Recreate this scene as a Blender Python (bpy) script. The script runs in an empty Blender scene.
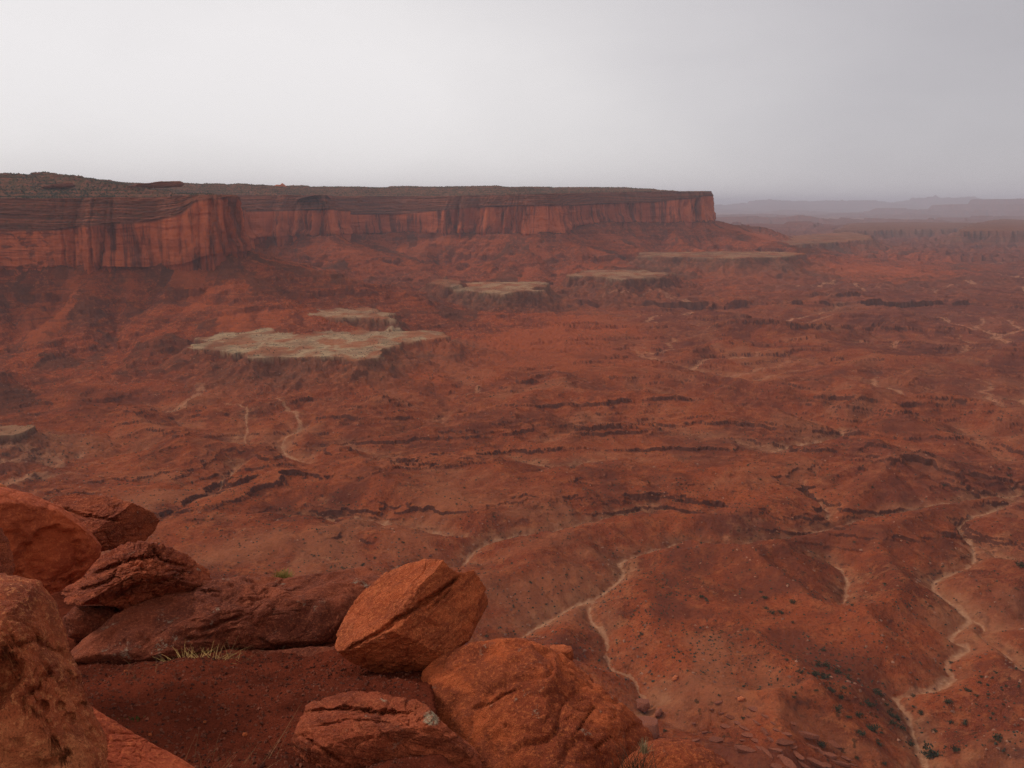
import bpy, bmesh, math, random
import numpy as np
from mathutils import Vector

# ------------------------------------------------------------------ camera, sky, sun, exposure
SC = bpy.context.scene
F_PX = 799.0                                   # focal length in pixels of the 1024 px wide frame
PITCH = math.radians(12.63)                    # looking down from the rim
cam_d = bpy.data.cameras.new("camera")
cam_d.sensor_fit = 'HORIZONTAL'
cam_d.angle = 2 * math.atan(512 / F_PX)
cam_d.clip_start = 0.05
cam_d.clip_end = 300000
cam = bpy.data.objects.new("camera", cam_d)
cam.location = (0, 0, 0)
cam.rotation_euler = (math.radians(90) - PITCH, 0, 0)
SC.collection.objects.link(cam)
SC.camera = cam

SUN_EL, SUN_AZ = math.radians(40), math.radians(-66)     # azimuth from +Y towards +X
SKY_STRENGTH = 0.1
SUN_STRENGTH = 1.5
EXPOSURE = 0.08
HAZE_DENSITY = 4.6e-5

world = bpy.data.worlds.new("World")
SC.world = world
world.use_nodes = True


class NT:
    """small helper for writing node trees"""
    def __init__(s, tree):
        s.t = tree

    def n(s, typ, **kw):
        nd = s.t.nodes.new(typ)
        for k, v in kw.items():
            setattr(nd, k, v)
        return nd

    def put(s, inp, v):
        if isinstance(v, bpy.types.NodeSocket):
            s.t.links.new(v, inp)
        elif isinstance(v, (tuple, list)) and len(v) == 3 and inp.type == 'RGBA':
            inp.default_value = (*v, 1)
        else:
            inp.default_value = v

    def math(s, op, a, b=0.0, c=None, clamp=False):
        nd = s.n('ShaderNodeMath', operation=op, use_clamp=clamp)
        s.put(nd.inputs[0], a)
        s.put(nd.inputs[1], b)
        if c is not None:
            s.put(nd.inputs[2], c)
        return nd.outputs[0]

    def mix(s, f, a, b, blend='MIX'):
        nd = s.n('ShaderNodeMix', data_type='RGBA', blend_type=blend)
        s.put(nd.inputs[0], f)
        s.put(nd.inputs[6], a)
        s.put(nd.inputs[7], b)
        return nd.outputs[2]

    def ramp(s, f, lo, hi, a=0.0, b=1.0):
        nd = s.n('ShaderNodeMapRange', interpolation_type='SMOOTHSTEP')
        s.put(nd.inputs[0], f)
        for i, v in enumerate((lo, hi, a, b)):
            s.put(nd.inputs[i + 1], v)
        return nd.outputs[0]

    def noise(s, vec, scale, detail=6, rough=0.6, dist=0.0):
        nd = s.n('ShaderNodeTexNoise')
        if vec is not None:
            s.put(nd.inputs['Vector'], vec)
        s.put(nd.inputs['Scale'], scale)
        s.put(nd.inputs['Detail'], detail)
        s.put(nd.inputs['Roughness'], rough)
        s.put(nd.inputs['Distortion'], dist)
        return nd.outputs['Fac']

    def map(s, vec, scale=(1, 1, 1), rot=(0, 0, 0), loc=(0, 0, 0)):
        nd = s.n('ShaderNodeMapping')
        s.put(nd.inputs[0], vec)
        nd.inputs['Location'].default_value = loc
        nd.inputs['Rotation'].default_value = rot
        nd.inputs['Scale'].default_value = scale
        return nd.outputs[0]

    def attr(s, name):
        return s.n('ShaderNodeAttribute', attribute_name=name).outputs['Fac']


def build_world():
    T = NT(world.node_tree)
    world.node_tree.nodes.clear()
    sky = T.n('ShaderNodeTexSky', sky_type='NISHITA', sun_disc=False)
    sky.sun_elevation, sky.sun_rotation = SUN_EL, SUN_AZ
    sky.altitude, sky.air_density, sky.dust_density = 1800, 1.0, 3.0
    d = T.n('ShaderNodeTexCoord').outputs['Generated']
    sep = T.n('ShaderNodeSeparateXYZ')
    T.put(sep.inputs[0], d)
    up = sep.outputs[2]
    # a sheet of stratus overhead: its pattern lies on a flat layer, seen in perspective
    k = T.math('DIVIDE', 1.0, T.math('ADD', T.math('MAXIMUM', up, 0.0), 0.40))
    lay = T.n('ShaderNodeVectorMath', operation='MULTIPLY')
    T.put(lay.inputs[0], d)
    comb = T.n('ShaderNodeCombineXYZ')
    T.put(comb.inputs[0], k); T.put(comb.inputs[1], k); comb.inputs[2].default_value = 0
    T.put(lay.inputs[1], comb.outputs[0])
    big = T.noise(T.map(lay.outputs[0], (0.55, 0.8, 1), loc=(3.1, 1.7, 0)), 0.8, 3, 0.5, 0.3)
    fine = T.noise(lay.outputs[0], 1.6, 5, 0.55, 0.4)
    cl = T.math('ADD', T.math('MULTIPLY', big, 0.7), T.math('MULTIPLY', fine, 0.3))
    # thinner and brighter low on the left, thick rain cloud on the right
    sx = sep.outputs[0]
    side = T.ramp(sx, -0.35, 0.65, 0.0, 1.0)
    thick = T.math('ADD', T.math('MULTIPLY', side, 0.26), T.math('MULTIPLY', T.math('SUBTRACT', cl, 0.5), 0.58))
    low = T.ramp(up, 0.05, 0.36, 0.0, 0.10)
    thick = T.math('MAXIMUM', T.math('ADD', thick, low), 0.0)
    bright = T.math('SUBTRACT', 1.0, thick)
    cloud = T.mix(T.ramp(thick, 0.0, 0.4), (8.85, 8.5, 8.4), (8.1, 7.75, 8.1))
    cloud = T.mix(1.0, cloud, bright, 'MULTIPLY')
    zen = T.math('MULTIPLY', T.ramp(up, 0.36, 0.8, 1.0, 0.88), T.ramp(sx, -0.2, 0.9, 1.0, 0.80))  # unseen sky overhead dimmed to give the ground light a direction; right side darker
    cloud = T.mix(1.0, cloud, zen, 'MULTIPLY')
    col = T.mix(0.93, sky.outputs[0], cloud)
    col = T.mix(T.ramp(up, -0.03, 0.0), (0.9, 0.4, 0.3), col)
    bg = T.n('ShaderNodeBackground')
    T.put(bg.inputs[0], col)
    bg.inputs[1].default_value = SKY_STRENGTH
    T.t.links.new(bg.outputs[0], T.n('ShaderNodeOutputWorld').inputs[0])


build_world()
sun_d = bpy.data.lights.new("sun", 'SUN')
sun_d.energy = SUN_STRENGTH
sun_d.angle = math.radians(11)
sun_d.color = (1.0, 0.95, 0.88)
sun = bpy.data.objects.new("sun", sun_d)
sdir = Vector((math.sin(SUN_AZ) * math.cos(SUN_EL), math.cos(SUN_AZ) * math.cos(SUN_EL), math.sin(SUN_EL)))
sun.rotation_euler = (-sdir).to_track_quat('-Z', 'Y').to_euler()
SC.collection.objects.link(sun)

SC.view_settings.view_transform = 'Standard'
SC.view_settings.look = 'None'
SC.view_settings.exposure = EXPOSURE
SC.view_settings.gamma = 1
SC.view_settings.use_curve_mapping = False
SC.render.engine = 'CYCLES'
SC.cycles.use_denoising = True
SC.cycles.denoiser = 'OPENIMAGEDENOISE'
SC.cycles.denoising_input_passes = 'RGB_ALBEDO_NORMAL'
SC.cycles.denoising_prefilter = 'NONE'
SC.cycles.max_bounces = 4
SC.cycles.diffuse_bounces = 2
SC.cycles.volume_bounces = 0
SC.cycles.use_adaptive_sampling = True
SC.cycles.adaptive_threshold = 0.02

# ------------------------------------------------------------------ helpers
RNG = np.random.default_rng(7)
random.seed(7)
CP, SP = math.cos(PITCH), math.sin(PITCH)
PERM = RNG.permutation(256).astype(np.int32)
PERM2 = np.concatenate([PERM, PERM])
_a = RNG.random(256) * 2 * np.pi
G2 = np.stack([np.cos(_a), np.sin(_a)], 1).astype(np.float32)
_g = RNG.normal(size=(256, 3))
G3 = (_g / np.linalg.norm(_g, axis=1, keepdims=True)).astype(np.float32)


def fade(t):
    return t * t * t * (t * (t * 6 - 15) + 10)


def p2(x, y):
    """gradient noise in the plane, about -0.7..0.7"""
    x = np.asarray(x, np.float32); y = np.asarray(y, np.float32)
    xi = np.floor(x); yi = np.floor(y)
    fx = x - xi; fy = y - yi
    xi = xi.astype(np.int32) & 255; yi = yi.astype(np.int32) & 255
    u = fade(fx); v = fade(fy)
    x1 = (xi + 1) & 255; y1 = (yi + 1) & 255

    def g(a, b, dx, dy):
        h = PERM2[PERM2[a] + b]
        return G2[h, 0] * dx + G2[h, 1] * dy
    n0 = g(xi, yi, fx, fy); n1 = g(x1, yi, fx - 1, fy)
    n2 = g(xi, y1, fx, fy - 1); n3 = g(x1, y1, fx - 1, fy - 1)
    a = n0 + u * (n1 - n0); b = n2 + u * (n3 - n2)
    return a + v * (b - a)


def p3(P):
    x, y, z = (np.asarray(P[:, i], np.float32) for i in range(3))
    xi = np.floor(x); yi = np.floor(y); zi = np.floor(z)
    fx = x - xi; fy = y - yi; fz = z - zi
    xi = xi.astype(np.int32) & 255; yi = yi.astype(np.int32) & 255; zi = zi.astype(np.int32) & 255
    u, v, w = fade(fx), fade(fy), fade(fz)

    def g(i, j, k):
        h = PERM2[PERM2[PERM2[(xi + i) & 255] + ((yi + j) & 255)] + ((zi + k) & 255)]
        q = G3[h]
        return q[:, 0] * (fx - i) + q[:, 1] * (fy - j) + q[:, 2] * (fz - k)

    def lx(j, k):
        a = g(0, j, k)
        return a + u * (g(1, j, k) - a)
    a = lx(0, 0); a = a + v * (lx(1, 0) - a)
    b = lx(0, 1); b = b + v * (lx(1, 1) - b)
    return a + w * (b - a)


def fbm2(x, y, o=4, g=0.5):
    r = 0; amp = 1.0
    for i in range(o):
        r = r + amp * p2(x + 13.7 * i, y - 7.3 * i)
        x = x * 2.03; y = y * 2.03; amp *= g
    return r


def fbm3(P, o=4, g=0.5):
    r = 0; amp = 1.0
    for i in range(o):
        r = r + amp * p3(P + 11.3 * i)
        P = P * 2.03; amp *= g
    return r


def sstep(a, b, x):
    t = np.clip((x - a) / (b - a), 0, 1)
    return t * t * (3 - 2 * t)


def ray(u, v):
    x = (u - 512) / F_PX; y = (384 - v) / F_PX
    return np.array([x, CP + y * SP, -SP + y * CP])


def on_level(u, v, z):
    """plan point seen in direction (u, v) at height z"""
    r = ray(u, v)
    k = z / r[2]
    return r[0] * k, r[1] * k


def at_y(u, v, y):
    r = ray(u, v)
    return r * (y / r[1])


def link(o, parent=None):
    SC.collection.objects.link(o)
    if parent:
        o.parent = parent
    return o


def mesh_np(name, V, faces, mat, smooth=True, attrs=None):
    """mesh from numpy arrays; faces is (n,3) or (n,4)"""
    me = bpy.data.meshes.new(name)
    V = np.ascontiguousarray(V, np.float32)
    faces = np.ascontiguousarray(faces, np.int32)
    k = faces.shape[1]
    me.vertices.add(len(V))
    me.vertices.foreach_set('co', V.ravel())
    me.loops.add(faces.size)
    me.loops.foreach_set('vertex_index', faces.ravel())
    me.polygons.add(len(faces))
    me.polygons.foreach_set('loop_start', np.arange(0, faces.size, k, dtype=np.int32))
    me.update(calc_edges=True)
    me.polygons.foreach_set('use_smooth', np.full(len(faces), smooth, bool))
    for nm, a in (attrs or {}).items():
        at = me.attributes.new(nm, 'FLOAT', 'POINT')
        at.data.foreach_set('value', np.ascontiguousarray(a, np.float32))
    if mat:
        me.materials.append(mat)
    return me


def add(name, me, label=None, cat=None, group=None, kind=None, loc=None):
    o = bpy.data.objects.new(name, me)
    if label: o['label'] = label
    if cat: o['category'] = cat
    if group: o['group'] = group
    if kind: o['kind'] = kind
    if loc is not None: o.location = loc
    return link(o)


def grid_faces(nr, nc):
    i = np.arange(nr - 1)[:, None] * nc + np.arange(nc - 1)[None]
    i = i.ravel()
    return np.stack([i, i + 1, i + nc + 1, i + nc], 1)


def material(name, rough=0.92, spec=0.15):
    m = bpy.data.materials.new(name)
    m.use_nodes = True
    T = NT(m.node_tree)
    b = m.node_tree.nodes['Principled BSDF']
    b.inputs['Roughness'].default_value = rough
    b.inputs['Specular IOR Level'].default_value = spec
    return m, T, b


def bump(T, h, strength, dist, bsdf):
    nd = T.n('ShaderNodeBump')
    nd.inputs['Strength'].default_value = strength
    nd.inputs['Distance'].default_value = dist
    T.put(nd.inputs['Height'], h)
    T.put(bsdf.inputs['Normal'], nd.outputs[0])


# ------------------------------------------------------------------ haze: the rainy air over the basin
def build_haze():
    x, y0, y1, z0, z1 = 95000, -3000, 95000, -420, 420
    V = [(-x, y0, z0), (x, y0, z0), (x, y1, z0), (-x, y1, z0), (-x, y0, z1), (x, y0, z1), (x, y1, z1), (-x, y1, z1)]
    Fc = [(0, 3, 2, 1), (4, 5, 6, 7), (0, 1, 5, 4), (1, 2, 6, 5), (2, 3, 7, 6), (3, 0, 4, 7)]
    m = bpy.data.materials.new("haze")
    m.use_nodes = True
    m.node_tree.nodes.clear()
    T = NT(m.node_tree)
    pv = T.n('ShaderNodeVolumePrincipled')
    pv.inputs['Color'].default_value = (0.90, 0.86, 0.96, 1)
    pv.inputs['Density'].default_value = HAZE_DENSITY
    T.t.links.new(pv.outputs[0], T.n('ShaderNodeOutputMaterial').inputs['Volume'])
    add("haze", mesh_np("haze", np.array(V, float), np.array(Fc), m, False), kind='stuff',
        label="grey lavender haze lying over the whole basin", cat="haze")


build_haze()

# ------------------------------------------------------------------ the mesa outline (cliff line in plan)
Z_FLOOR = -280.0
# (u, forward metres, v cliff base, v wall top, v rim, setback of the rim)
MESA = [(-420, 1150, 285, 235, 200, 60), (-150, 1480, 272, 231, 198, 60), (0, 1640, 266, 230, 198, 60),
        (50, 1668, 267, 230, 198, 60), (95, 1690, 266, 224, 197, 60), (150, 1735, 267, 221, 197, 50),
        (183, 1735, 264, 214, 196, 35), (198, 1765, 256, 199, 195, 14), (238, 1775, 252, 196.5, 194.5, 10),
        (244, 1800, 251, 197, 195, 10), (243, 1900, 249, 199, 195, 20), (238, 2150, 245, 203, 195, 50),
        (234, 2550, 240, 208, 195, 60), (246, 2740, 238, 211, 195, 60), (290, 2720, 236, 210, 195, 55),
        (327, 2670, 235, 209, 195, 45), (337, 2700, 235, 209, 195, 45), (337, 2850, 234, 210, 195, 50),
        (352, 3050, 233, 214, 196, 70), (400, 3140, 233, 214, 196, 70), (438, 3110, 233, 210, 196, 50),
        (470, 3060, 233, 207, 195, 45), (500, 2970, 233, 206, 194.5, 35), (520, 2940, 234, 205, 194, 30),
        (558, 2930, 234, 205, 193.5, 30), (566, 2990, 233, 205, 193.5, 35), (573, 3200, 226, 205, 193, 40),
        (600, 3340, 222, 204, 192.5, 35), (650, 3440, 222, 202, 191.5, 26), (690, 3500, 222, 198, 191, 12),
        (707, 3520, 222, 195, 191, 6), (711, 3590, 221, 195, 191, 8), (708, 4000, 219, 196, 192, 20),
        (690, 5000, 215, 197, 194, 40), (600, 7000, 213, 199, 196, 60)]


def elev_z(u, v, y):
    return at_y(u, v, y)[2]


def catmull(P, n=12):
    P = np.asarray(P, float)
    Q = np.vstack([2 * P[0] - P[1], P, 2 * P[-1] - P[-2]])
    out = []
    for i in range(1, len(Q) - 2):
        t = np.linspace(0, 1, n, endpoint=False)[:, None]
        a, b, c, d = Q[i - 1], Q[i], Q[i + 1], Q[i + 2]
        out.append(0.5 * (2 * b + (c - a) * t + (2 * a - 5 * b + 4 * c - d) * t ** 2 + (3 * b - a - 3 * c + d) * t ** 3))
    out.append(P[-1:])
    return np.vstack(out)


def resample(P, step, dim=2):
    seg = np.linalg.norm(np.diff(P[:, :dim], axis=0), axis=1)
    s = np.concatenate([[0], np.cumsum(seg)])
    n = int(s[-1] / step)
    t = np.linspace(0, s[-1], n)
    return np.stack([np.interp(t, s, P[:, k]) for k in range(P.shape[1])], 1), t


rows = []
for (u, y, vb, vw, vr, sb) in MESA:
    p = at_y(u, 230, y)
    rows.append((p[0], y, elev_z(u, vb, y), elev_z(u, vw, y), elev_z(u, vr, y), sb))
rows = np.array(rows)
# linear resample, small rounding
OUT, OUT_S = resample(rows, 4.0)
kern = np.hanning(17); kern /= kern.sum()


def smooth_cols(A, k):
    pad = len(k) // 2
    return np.stack([np.convolve(np.pad(A[:, c], pad, mode='edge'), k, 'valid') for c in range(A.shape[1])], 1)


OUT = smooth_cols(OUT, kern)
# natural wander of the rim
wx = fbm2(OUT_S / 130, OUT_S * 0 + 3.3, 3) * 26
wy = fbm2(OUT_S / 130, OUT_S * 0 + 9.1, 3) * 26
OUT[:, 0] += wx * 0.6; OUT[:, 1] += wy
# closed polygon for the inside test
POLY = np.vstack([OUT[::4, :2], [[-6000, 9000], [-9000, 3000], [-3000, 600]]])


def inside(px, py, poly):
    r = np.zeros(px.shape, bool)
    x0, y0 = poly[-1]
    for x1, y1 in poly:
        c = ((y1 > py) != (y0 > py))
        if y1 != y0:
            r ^= c & (px < (x0 - x1) * (py - y1) / (y0 - y1) + x1)
        x0, y0 = x1, y1
    return r


def seg_dist(px, py, line, extra=None):
    """distance to a polyline, and the parameter along it"""
    best = np.full(px.shape, 1e9, np.float32); bs = np.zeros(px.shape, np.float32)
    s = 0.0
    side = np.zeros(px.shape, np.float32)
    for i in range(len(line) - 1):
        ax, ay = line[i][:2]; bx, by = line[i + 1][:2]
        dx, dy = bx - ax, by - ay
        L = math.hypot(dx, dy) + 1e-9
        t = np.clip(((px - ax) * dx + (py - ay) * dy) / L ** 2, 0, 1)
        d = np.hypot(px - ax - t * dx, py - ay - t * dy)
        m = d < best
        best = np.where(m, d, best); bs = np.where(m, s + t * L, bs)
        side = np.where(m, (dx * (py - ay) - dy * (px - ax)) / L, side)
        s += L
    return best, bs, side, s


# coarse lattice of distance to the cliff line and of the cliff's own heights there
GX0, GX1, GY0, GY1, GS = -3600, 2300, 700, 7400, 14.0
gx = np.arange(GX0, GX1, GS); gy = np.arange(GY0, GY1, GS)
MX, MY = np.meshgrid(gx, gy)
_d = np.full(MX.shape, 1e9); _i = np.zeros(MX.shape, int)
O8 = OUT[::5]
for k in range(len(O8)):
    d = (MX - O8[k, 0]) ** 2 + (MY - O8[k, 1]) ** 2
    m = d < _d
    _d[m] = d[m]; _i[m] = k
_d = np.sqrt(_d)
_in = inside(MX, MY, POLY)
LAT = {'d': np.where(_in, -_d, _d), 's': OUT_S[::5][_i], 'zb': O8[_i, 2], 'zw': O8[_i, 3], 'zr': O8[_i, 4], 'sb': O8[_i, 5]}


def lat(name, x, y, fill):
    fx = (x - GX0) / GS; fy = (y - GY0) / GS
    ok = (fx >= 0) & (fy >= 0) & (fx < len(gx) - 1.01) & (fy < len(gy) - 1.01)
    ix = np.clip(fx, 0, len(gx) - 2).astype(int); iy = np.clip(fy, 0, len(gy) - 2).astype(int)
    tx = np.clip(fx - ix, 0, 1); ty = np.clip(fy - iy, 0, 1)
    A = LAT[name]
    v = (A[iy, ix] * (1 - tx) + A[iy, ix + 1] * tx) * (1 - ty) + (A[iy + 1, ix] * (1 - tx) + A[iy + 1, ix + 1] * tx) * ty
    return np.where(ok, v, fill)


# ------------------------------------------------------------------ basin: washes, ledges, benches read off the photograph
def to_plan(pts, z):
    return np.array([on_level(u, v, z) for u, v in pts])


WASHES = [  # (points, half width m)
    ([(275, 412), (297, 424), (300, 431), (290, 440), (284, 449), (290, 458), (303, 462)], 3.2),
    ([(213, 497), (224, 483), (238, 467)], 1.5),
    ([(225, 412), (245, 416), (247, 430), (244, 452)], 1.4),
    ([(300, 518), (360, 523), (400, 527), (432, 533), (462, 541)], 3.0),
    ([(462, 568), (470, 556), (482, 547), (510, 539), (548, 533), (600, 521), (640, 514), (668, 514), (705, 517)], 2.8),
    ([(500, 648), (520, 638), (545, 622), (572, 607), (597, 597), (612, 585), (624, 573), (619, 564), (636, 556), (662, 549), (682, 543),
      (722, 546), (780, 541), (832, 529), (880, 517), (960, 505), (1040, 494)], 2.0),
    ([(598, 597), (590, 606), (588, 618), (600, 630), (607, 642), (612, 668), (632, 676), (641, 692), (646, 708)], 1.5),
    ([(1015, 503), (962, 525), (963, 536), (973, 548), (970, 566), (938, 579), (934, 590), (950, 602), (962, 613), (968, 622), (953, 634),
      (950, 642), (972, 648), (944, 662), (952, 678), (935, 690), (898, 697), (908, 715), (916, 738), (922, 770), (924, 800)], 1.9),
    ([(962, 613), (984, 628), (982, 637), (1002, 652), (1026, 672)], 1.1),
    ([(962, 540), (985, 548), (1000, 562)], 1.0),
    ([(802, 495), (812, 503), (828, 511), (827, 522)], 4.2),
    ([(826, 562), (842, 570), (847, 586), (842, 604)], 1.8),
    ([(770, 452), (808, 446), (842, 441), (840, 433)], 3.8),
    ([(520, 461), (560, 470), (590, 462)], 2.5),
]
LEDGES = [  # (points, step m, level)
    ([(449, 372), (478, 372), (505, 369), (519, 360), (536, 354)], 8, -275), ([(427, 391), (454, 388), (471, 383), (488, 379), (540, 376), (574, 371)], 6, -275),
    ([(307, 403), (334, 407), (368, 402), (413, 399), (451, 402)], 7, -275), ([(372, 430), (392, 430), (389, 420), (413, 422), (427, 420)], 5, -276),
    ([(435, 424), (464, 427), (481, 420), (517, 415)], 6, -276), ([(303, 458), (327, 455), (351, 460), (368, 463)], 8, -276),
    ([(300, 482), (334, 488), (368, 493), (413, 491)], 5, -276), ([(362, 514), (392, 511), (420, 517)], 7, -276),
    ([(318, 560), (345, 553), (368, 555), (384, 566)], 8, -276), ([(553, 510), (574, 498), (601, 484), (629, 477)], 5, -276),
    ([(618, 516), (650, 511), (690, 514)], 6, -278), ([(490, 396), (519, 396), (547, 390)], 6, -275), ([(488, 347), (536, 342)], 6, -275),
    ([(267, 477), (291, 479), (318, 487), (339, 473)], 5, -276), ([(190, 453), (212, 458), (240, 460)], 6, -276), ([(301, 508), (329, 506)], 5, -276),
    ([(219, 559), (233, 549), (247, 545), (264, 532)], 4, -276), ([(787, 484), (800, 474), (830, 469), (860, 468), (900, 470), (941, 475), (982, 495), (1030, 506)], 9, -276),
    ([(812, 487), (856, 483), (880, 483), (927, 490)], 7, -277), ([(695, 496), (725, 494), (777, 499)], 6, -276), ([(708, 485), (750, 487)], 5, -275),
    ([(773, 453), (811, 446), (838, 437)], 5, -275), ([(808, 393), (845, 391), (880, 393)], 8, -275), ([(722, 427), (787, 424), (856, 419)], 6, -275),
    ([(794, 364), (828, 371), (852, 377)], 9, -275), ([(579, 310), (629, 314)], 9, -275), ([(658, 313), (764, 313)], 10, -275),
    ([(676, 343), (723, 342), (775, 352)], 9, -275), ([(500, 345), (535, 340)], 6, -275), ([(544, 364), (579, 355)], 6, -275),
    ([(655, 295), (685, 296)], 9, -275), ([(688, 293), (723, 293)], 9, -275), ([(690, 302), (731, 300), (746, 295)], 9, -275),
    ([(800, 311), (868, 313)], 12, -275), ([(897, 270), (929, 272), (1040, 273)], 14, -275), ([(973, 264), (1040, 266)], 14, -275),
    ([(926, 250), (1040, 252)], 14, -275), ([(820, 276), (850, 277)], 12, -275), ([(812, 258), (842, 258)], 12, -275),
    ([(440, 320), (500, 324), (540, 318), (575, 322)], 7, -272), ([(600, 335), (640, 338), (668, 330)], 6, -275), ([(880, 330), (930, 334), (980, 331)], 9, -275),
    ([(900, 352), (960, 357), (1030, 352)], 8, -275), ([(560, 400), (610, 404), (650, 398)], 5, -275), ([(640, 372), (690, 376), (720, 370)], 6, -275),
    ([(30, 318 + 14), (95, 325), (140, 318), (190, 312), (255, 308)], 10, -178), ([(105, 350), (150, 346), (185, 345)], 10, -215),
    ([(0, 395), (35, 400), (60, 410)], 8, -245), ([(240, 292), (265, 289), (300, 294)], 8, -165), ([(20, 372), (60, 378), (95, 376), (110, 368)], 12, -235),
    ([(80, 440), (120, 452), (150, 450)], 5, -268), ([(60, 470), (110, 476), (150, 472)], 5, -270),
]
BENCHES = [  # flat caprock benches: (outline, level, cap height, how pale the top is)
    ([(192, 347), (230, 352), (262, 357), (300, 356), (345, 359), (372, 357), (384, 349), (405, 343), (446, 336), (441, 331), (400, 331), (350, 329),
      (300, 321), (272, 317), (240, 324), (205, 338)], -226, 9, 1.0),
    ([(296, 315), (330, 318), (360, 317), (395, 319), (393, 314), (368, 306), (330, 305)], -207, 8, 0.8),
    ([(462, 289), (500, 293), (535, 291), (547, 283), (500, 281), (465, 283)], -208, 8, 0.7),
    ([(570, 275), (620, 279), (665, 276), (674, 273), (630, 270), (590, 270)], -198, 9, 0.55),
    ([(640, 256), (680, 257), (740, 258), (785, 256.5), (803, 253.5), (770, 251), (700, 252), (650, 252)], -172, 12, 0.55),
    ([(750, 249), (800, 245), (845, 241.5), (868, 239), (872, 235), (850, 232), (800, 235), (770, 242)], -176, 16, 0.3),
    ([(836, 231), (862, 231), (900, 229.5), (950, 229), (985, 227.5), (990, 223), (900, 222), (850, 223)], -176, 26, 0.1),
    ([(960, 231.5), (1060, 230), (1100, 222), (1000, 219), (975, 223)], -150, 30, 0.1),
    ([(-20, 432), (10, 436), (22, 430), (12, 424), (-20, 422)], -236, 5, 0.5),
    ([(430, 283), (450, 285), (462, 281), (445, 277)], -200, 7, 0.3),
]
washes = [(to_plan(p, Z_FLOOR), w) for p, w in WASHES]
washes = [(resample(catmull(p, 8), 5.0)[0], w) for p, w in washes]
# minor trunk drainages that gather the gullies between the washes
TRUNKS = [[(540, 446), (590, 432), (640, 425), (720, 440), (770, 452)], [(470, 326), (560, 350), (650, 362), (760, 385), (880, 402), (1040, 410)],
          [(600, 296), (680, 312), (760, 325), (900, 342), (1060, 350)], [(720, 278), (850, 290), (1060, 300)], [(60, 480), (130, 492), (213, 497)],
          [(330, 440), (400, 470), (470, 500), (545, 533)], [(690, 585), (740, 615), (800, 640), (860, 690), (898, 697)],
          [(500, 372), (440, 425), (340, 448), (303, 462)], [(303, 462), (320, 490), (300, 518)], [(620, 384), (700, 405), (790, 420), (842, 435)],
          [(842, 441), (900, 452), (960, 470), (1040, 494)], [(720, 690), (680, 640), (660, 600), (640, 575), (624, 573)], [(120, 400), (180, 420), (244, 452)],
          [(400, 580), (440, 575), (462, 568)], [(705, 517), (770, 500), (802, 495)],
          [(960, 430), (990, 460), (1015, 503)], [(590, 462), (640, 462), (700, 470), (750, 478), (802, 495)]]
trunks = []
for p in TRUNKS:
    q, t_ = resample(catmull(to_plan(p, Z_FLOOR), 8), 16.0)
    q = q + np.stack([p2(t_ / 90, t_ * 0 + len(trunks) * 3.1), p2(t_ / 90, t_ * 0 + 50 + len(trunks) * 3.1)], 1) * np.clip(np.hypot(q[:, 0], q[:, 1]) / 30, 14, 50)[:, None] * np.minimum(1, np.minimum(t_, t_[-1] - t_) / 60)[:, None]
    trunks.append(q)
ledges = []
for p, st, z in LEDGES:
    p = to_plan(p, z)
    p = p if p[0, 0] < p[-1, 0] else p[::-1]
    ledges.append((resample(catmull(p, 8), 12.0)[0], st))
benches = [(to_plan(p, z), z, c, t) for p, z, c, t in BENCHES]


def spline_at(A, x, y, x0, y0, st):
    """smooth (cubic B-spline) sample of a lattice A[iy, ix]"""
    fx = np.clip((x - x0) / st, 1.001, A.shape[1] - 3.001); fy = np.clip((y - y0) / st, 1.001, A.shape[0] - 3.001)
    ix = fx.astype(np.int32); iy = fy.astype(np.int32)
    t = (fx - ix).astype(np.float32); u = (fy - iy).astype(np.float32)

    def w(t):
        return ((1 - t) ** 3 / 6, (3 * t ** 3 - 6 * t ** 2 + 4) / 6, (-3 * t ** 3 + 3 * t ** 2 + 3 * t + 1) / 6, t ** 3 / 6)
    wx, wy = w(t), w(u)
    r = 0
    for j in range(4):
        row = 0
        for i in range(4):
            row = row + wx[i] * A[iy + j - 1, ix + i - 1]
        r = r + wy[j] * row
    return r


def inside_rect(x, y, x0, x1, y0, y1, m):
    return sstep(x0, x0 + m, x) * (1 - sstep(x1 - m, x1, x)) * sstep(y0, y0 + m, y) * (1 - sstep(y1 - m, y1, y))


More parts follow.
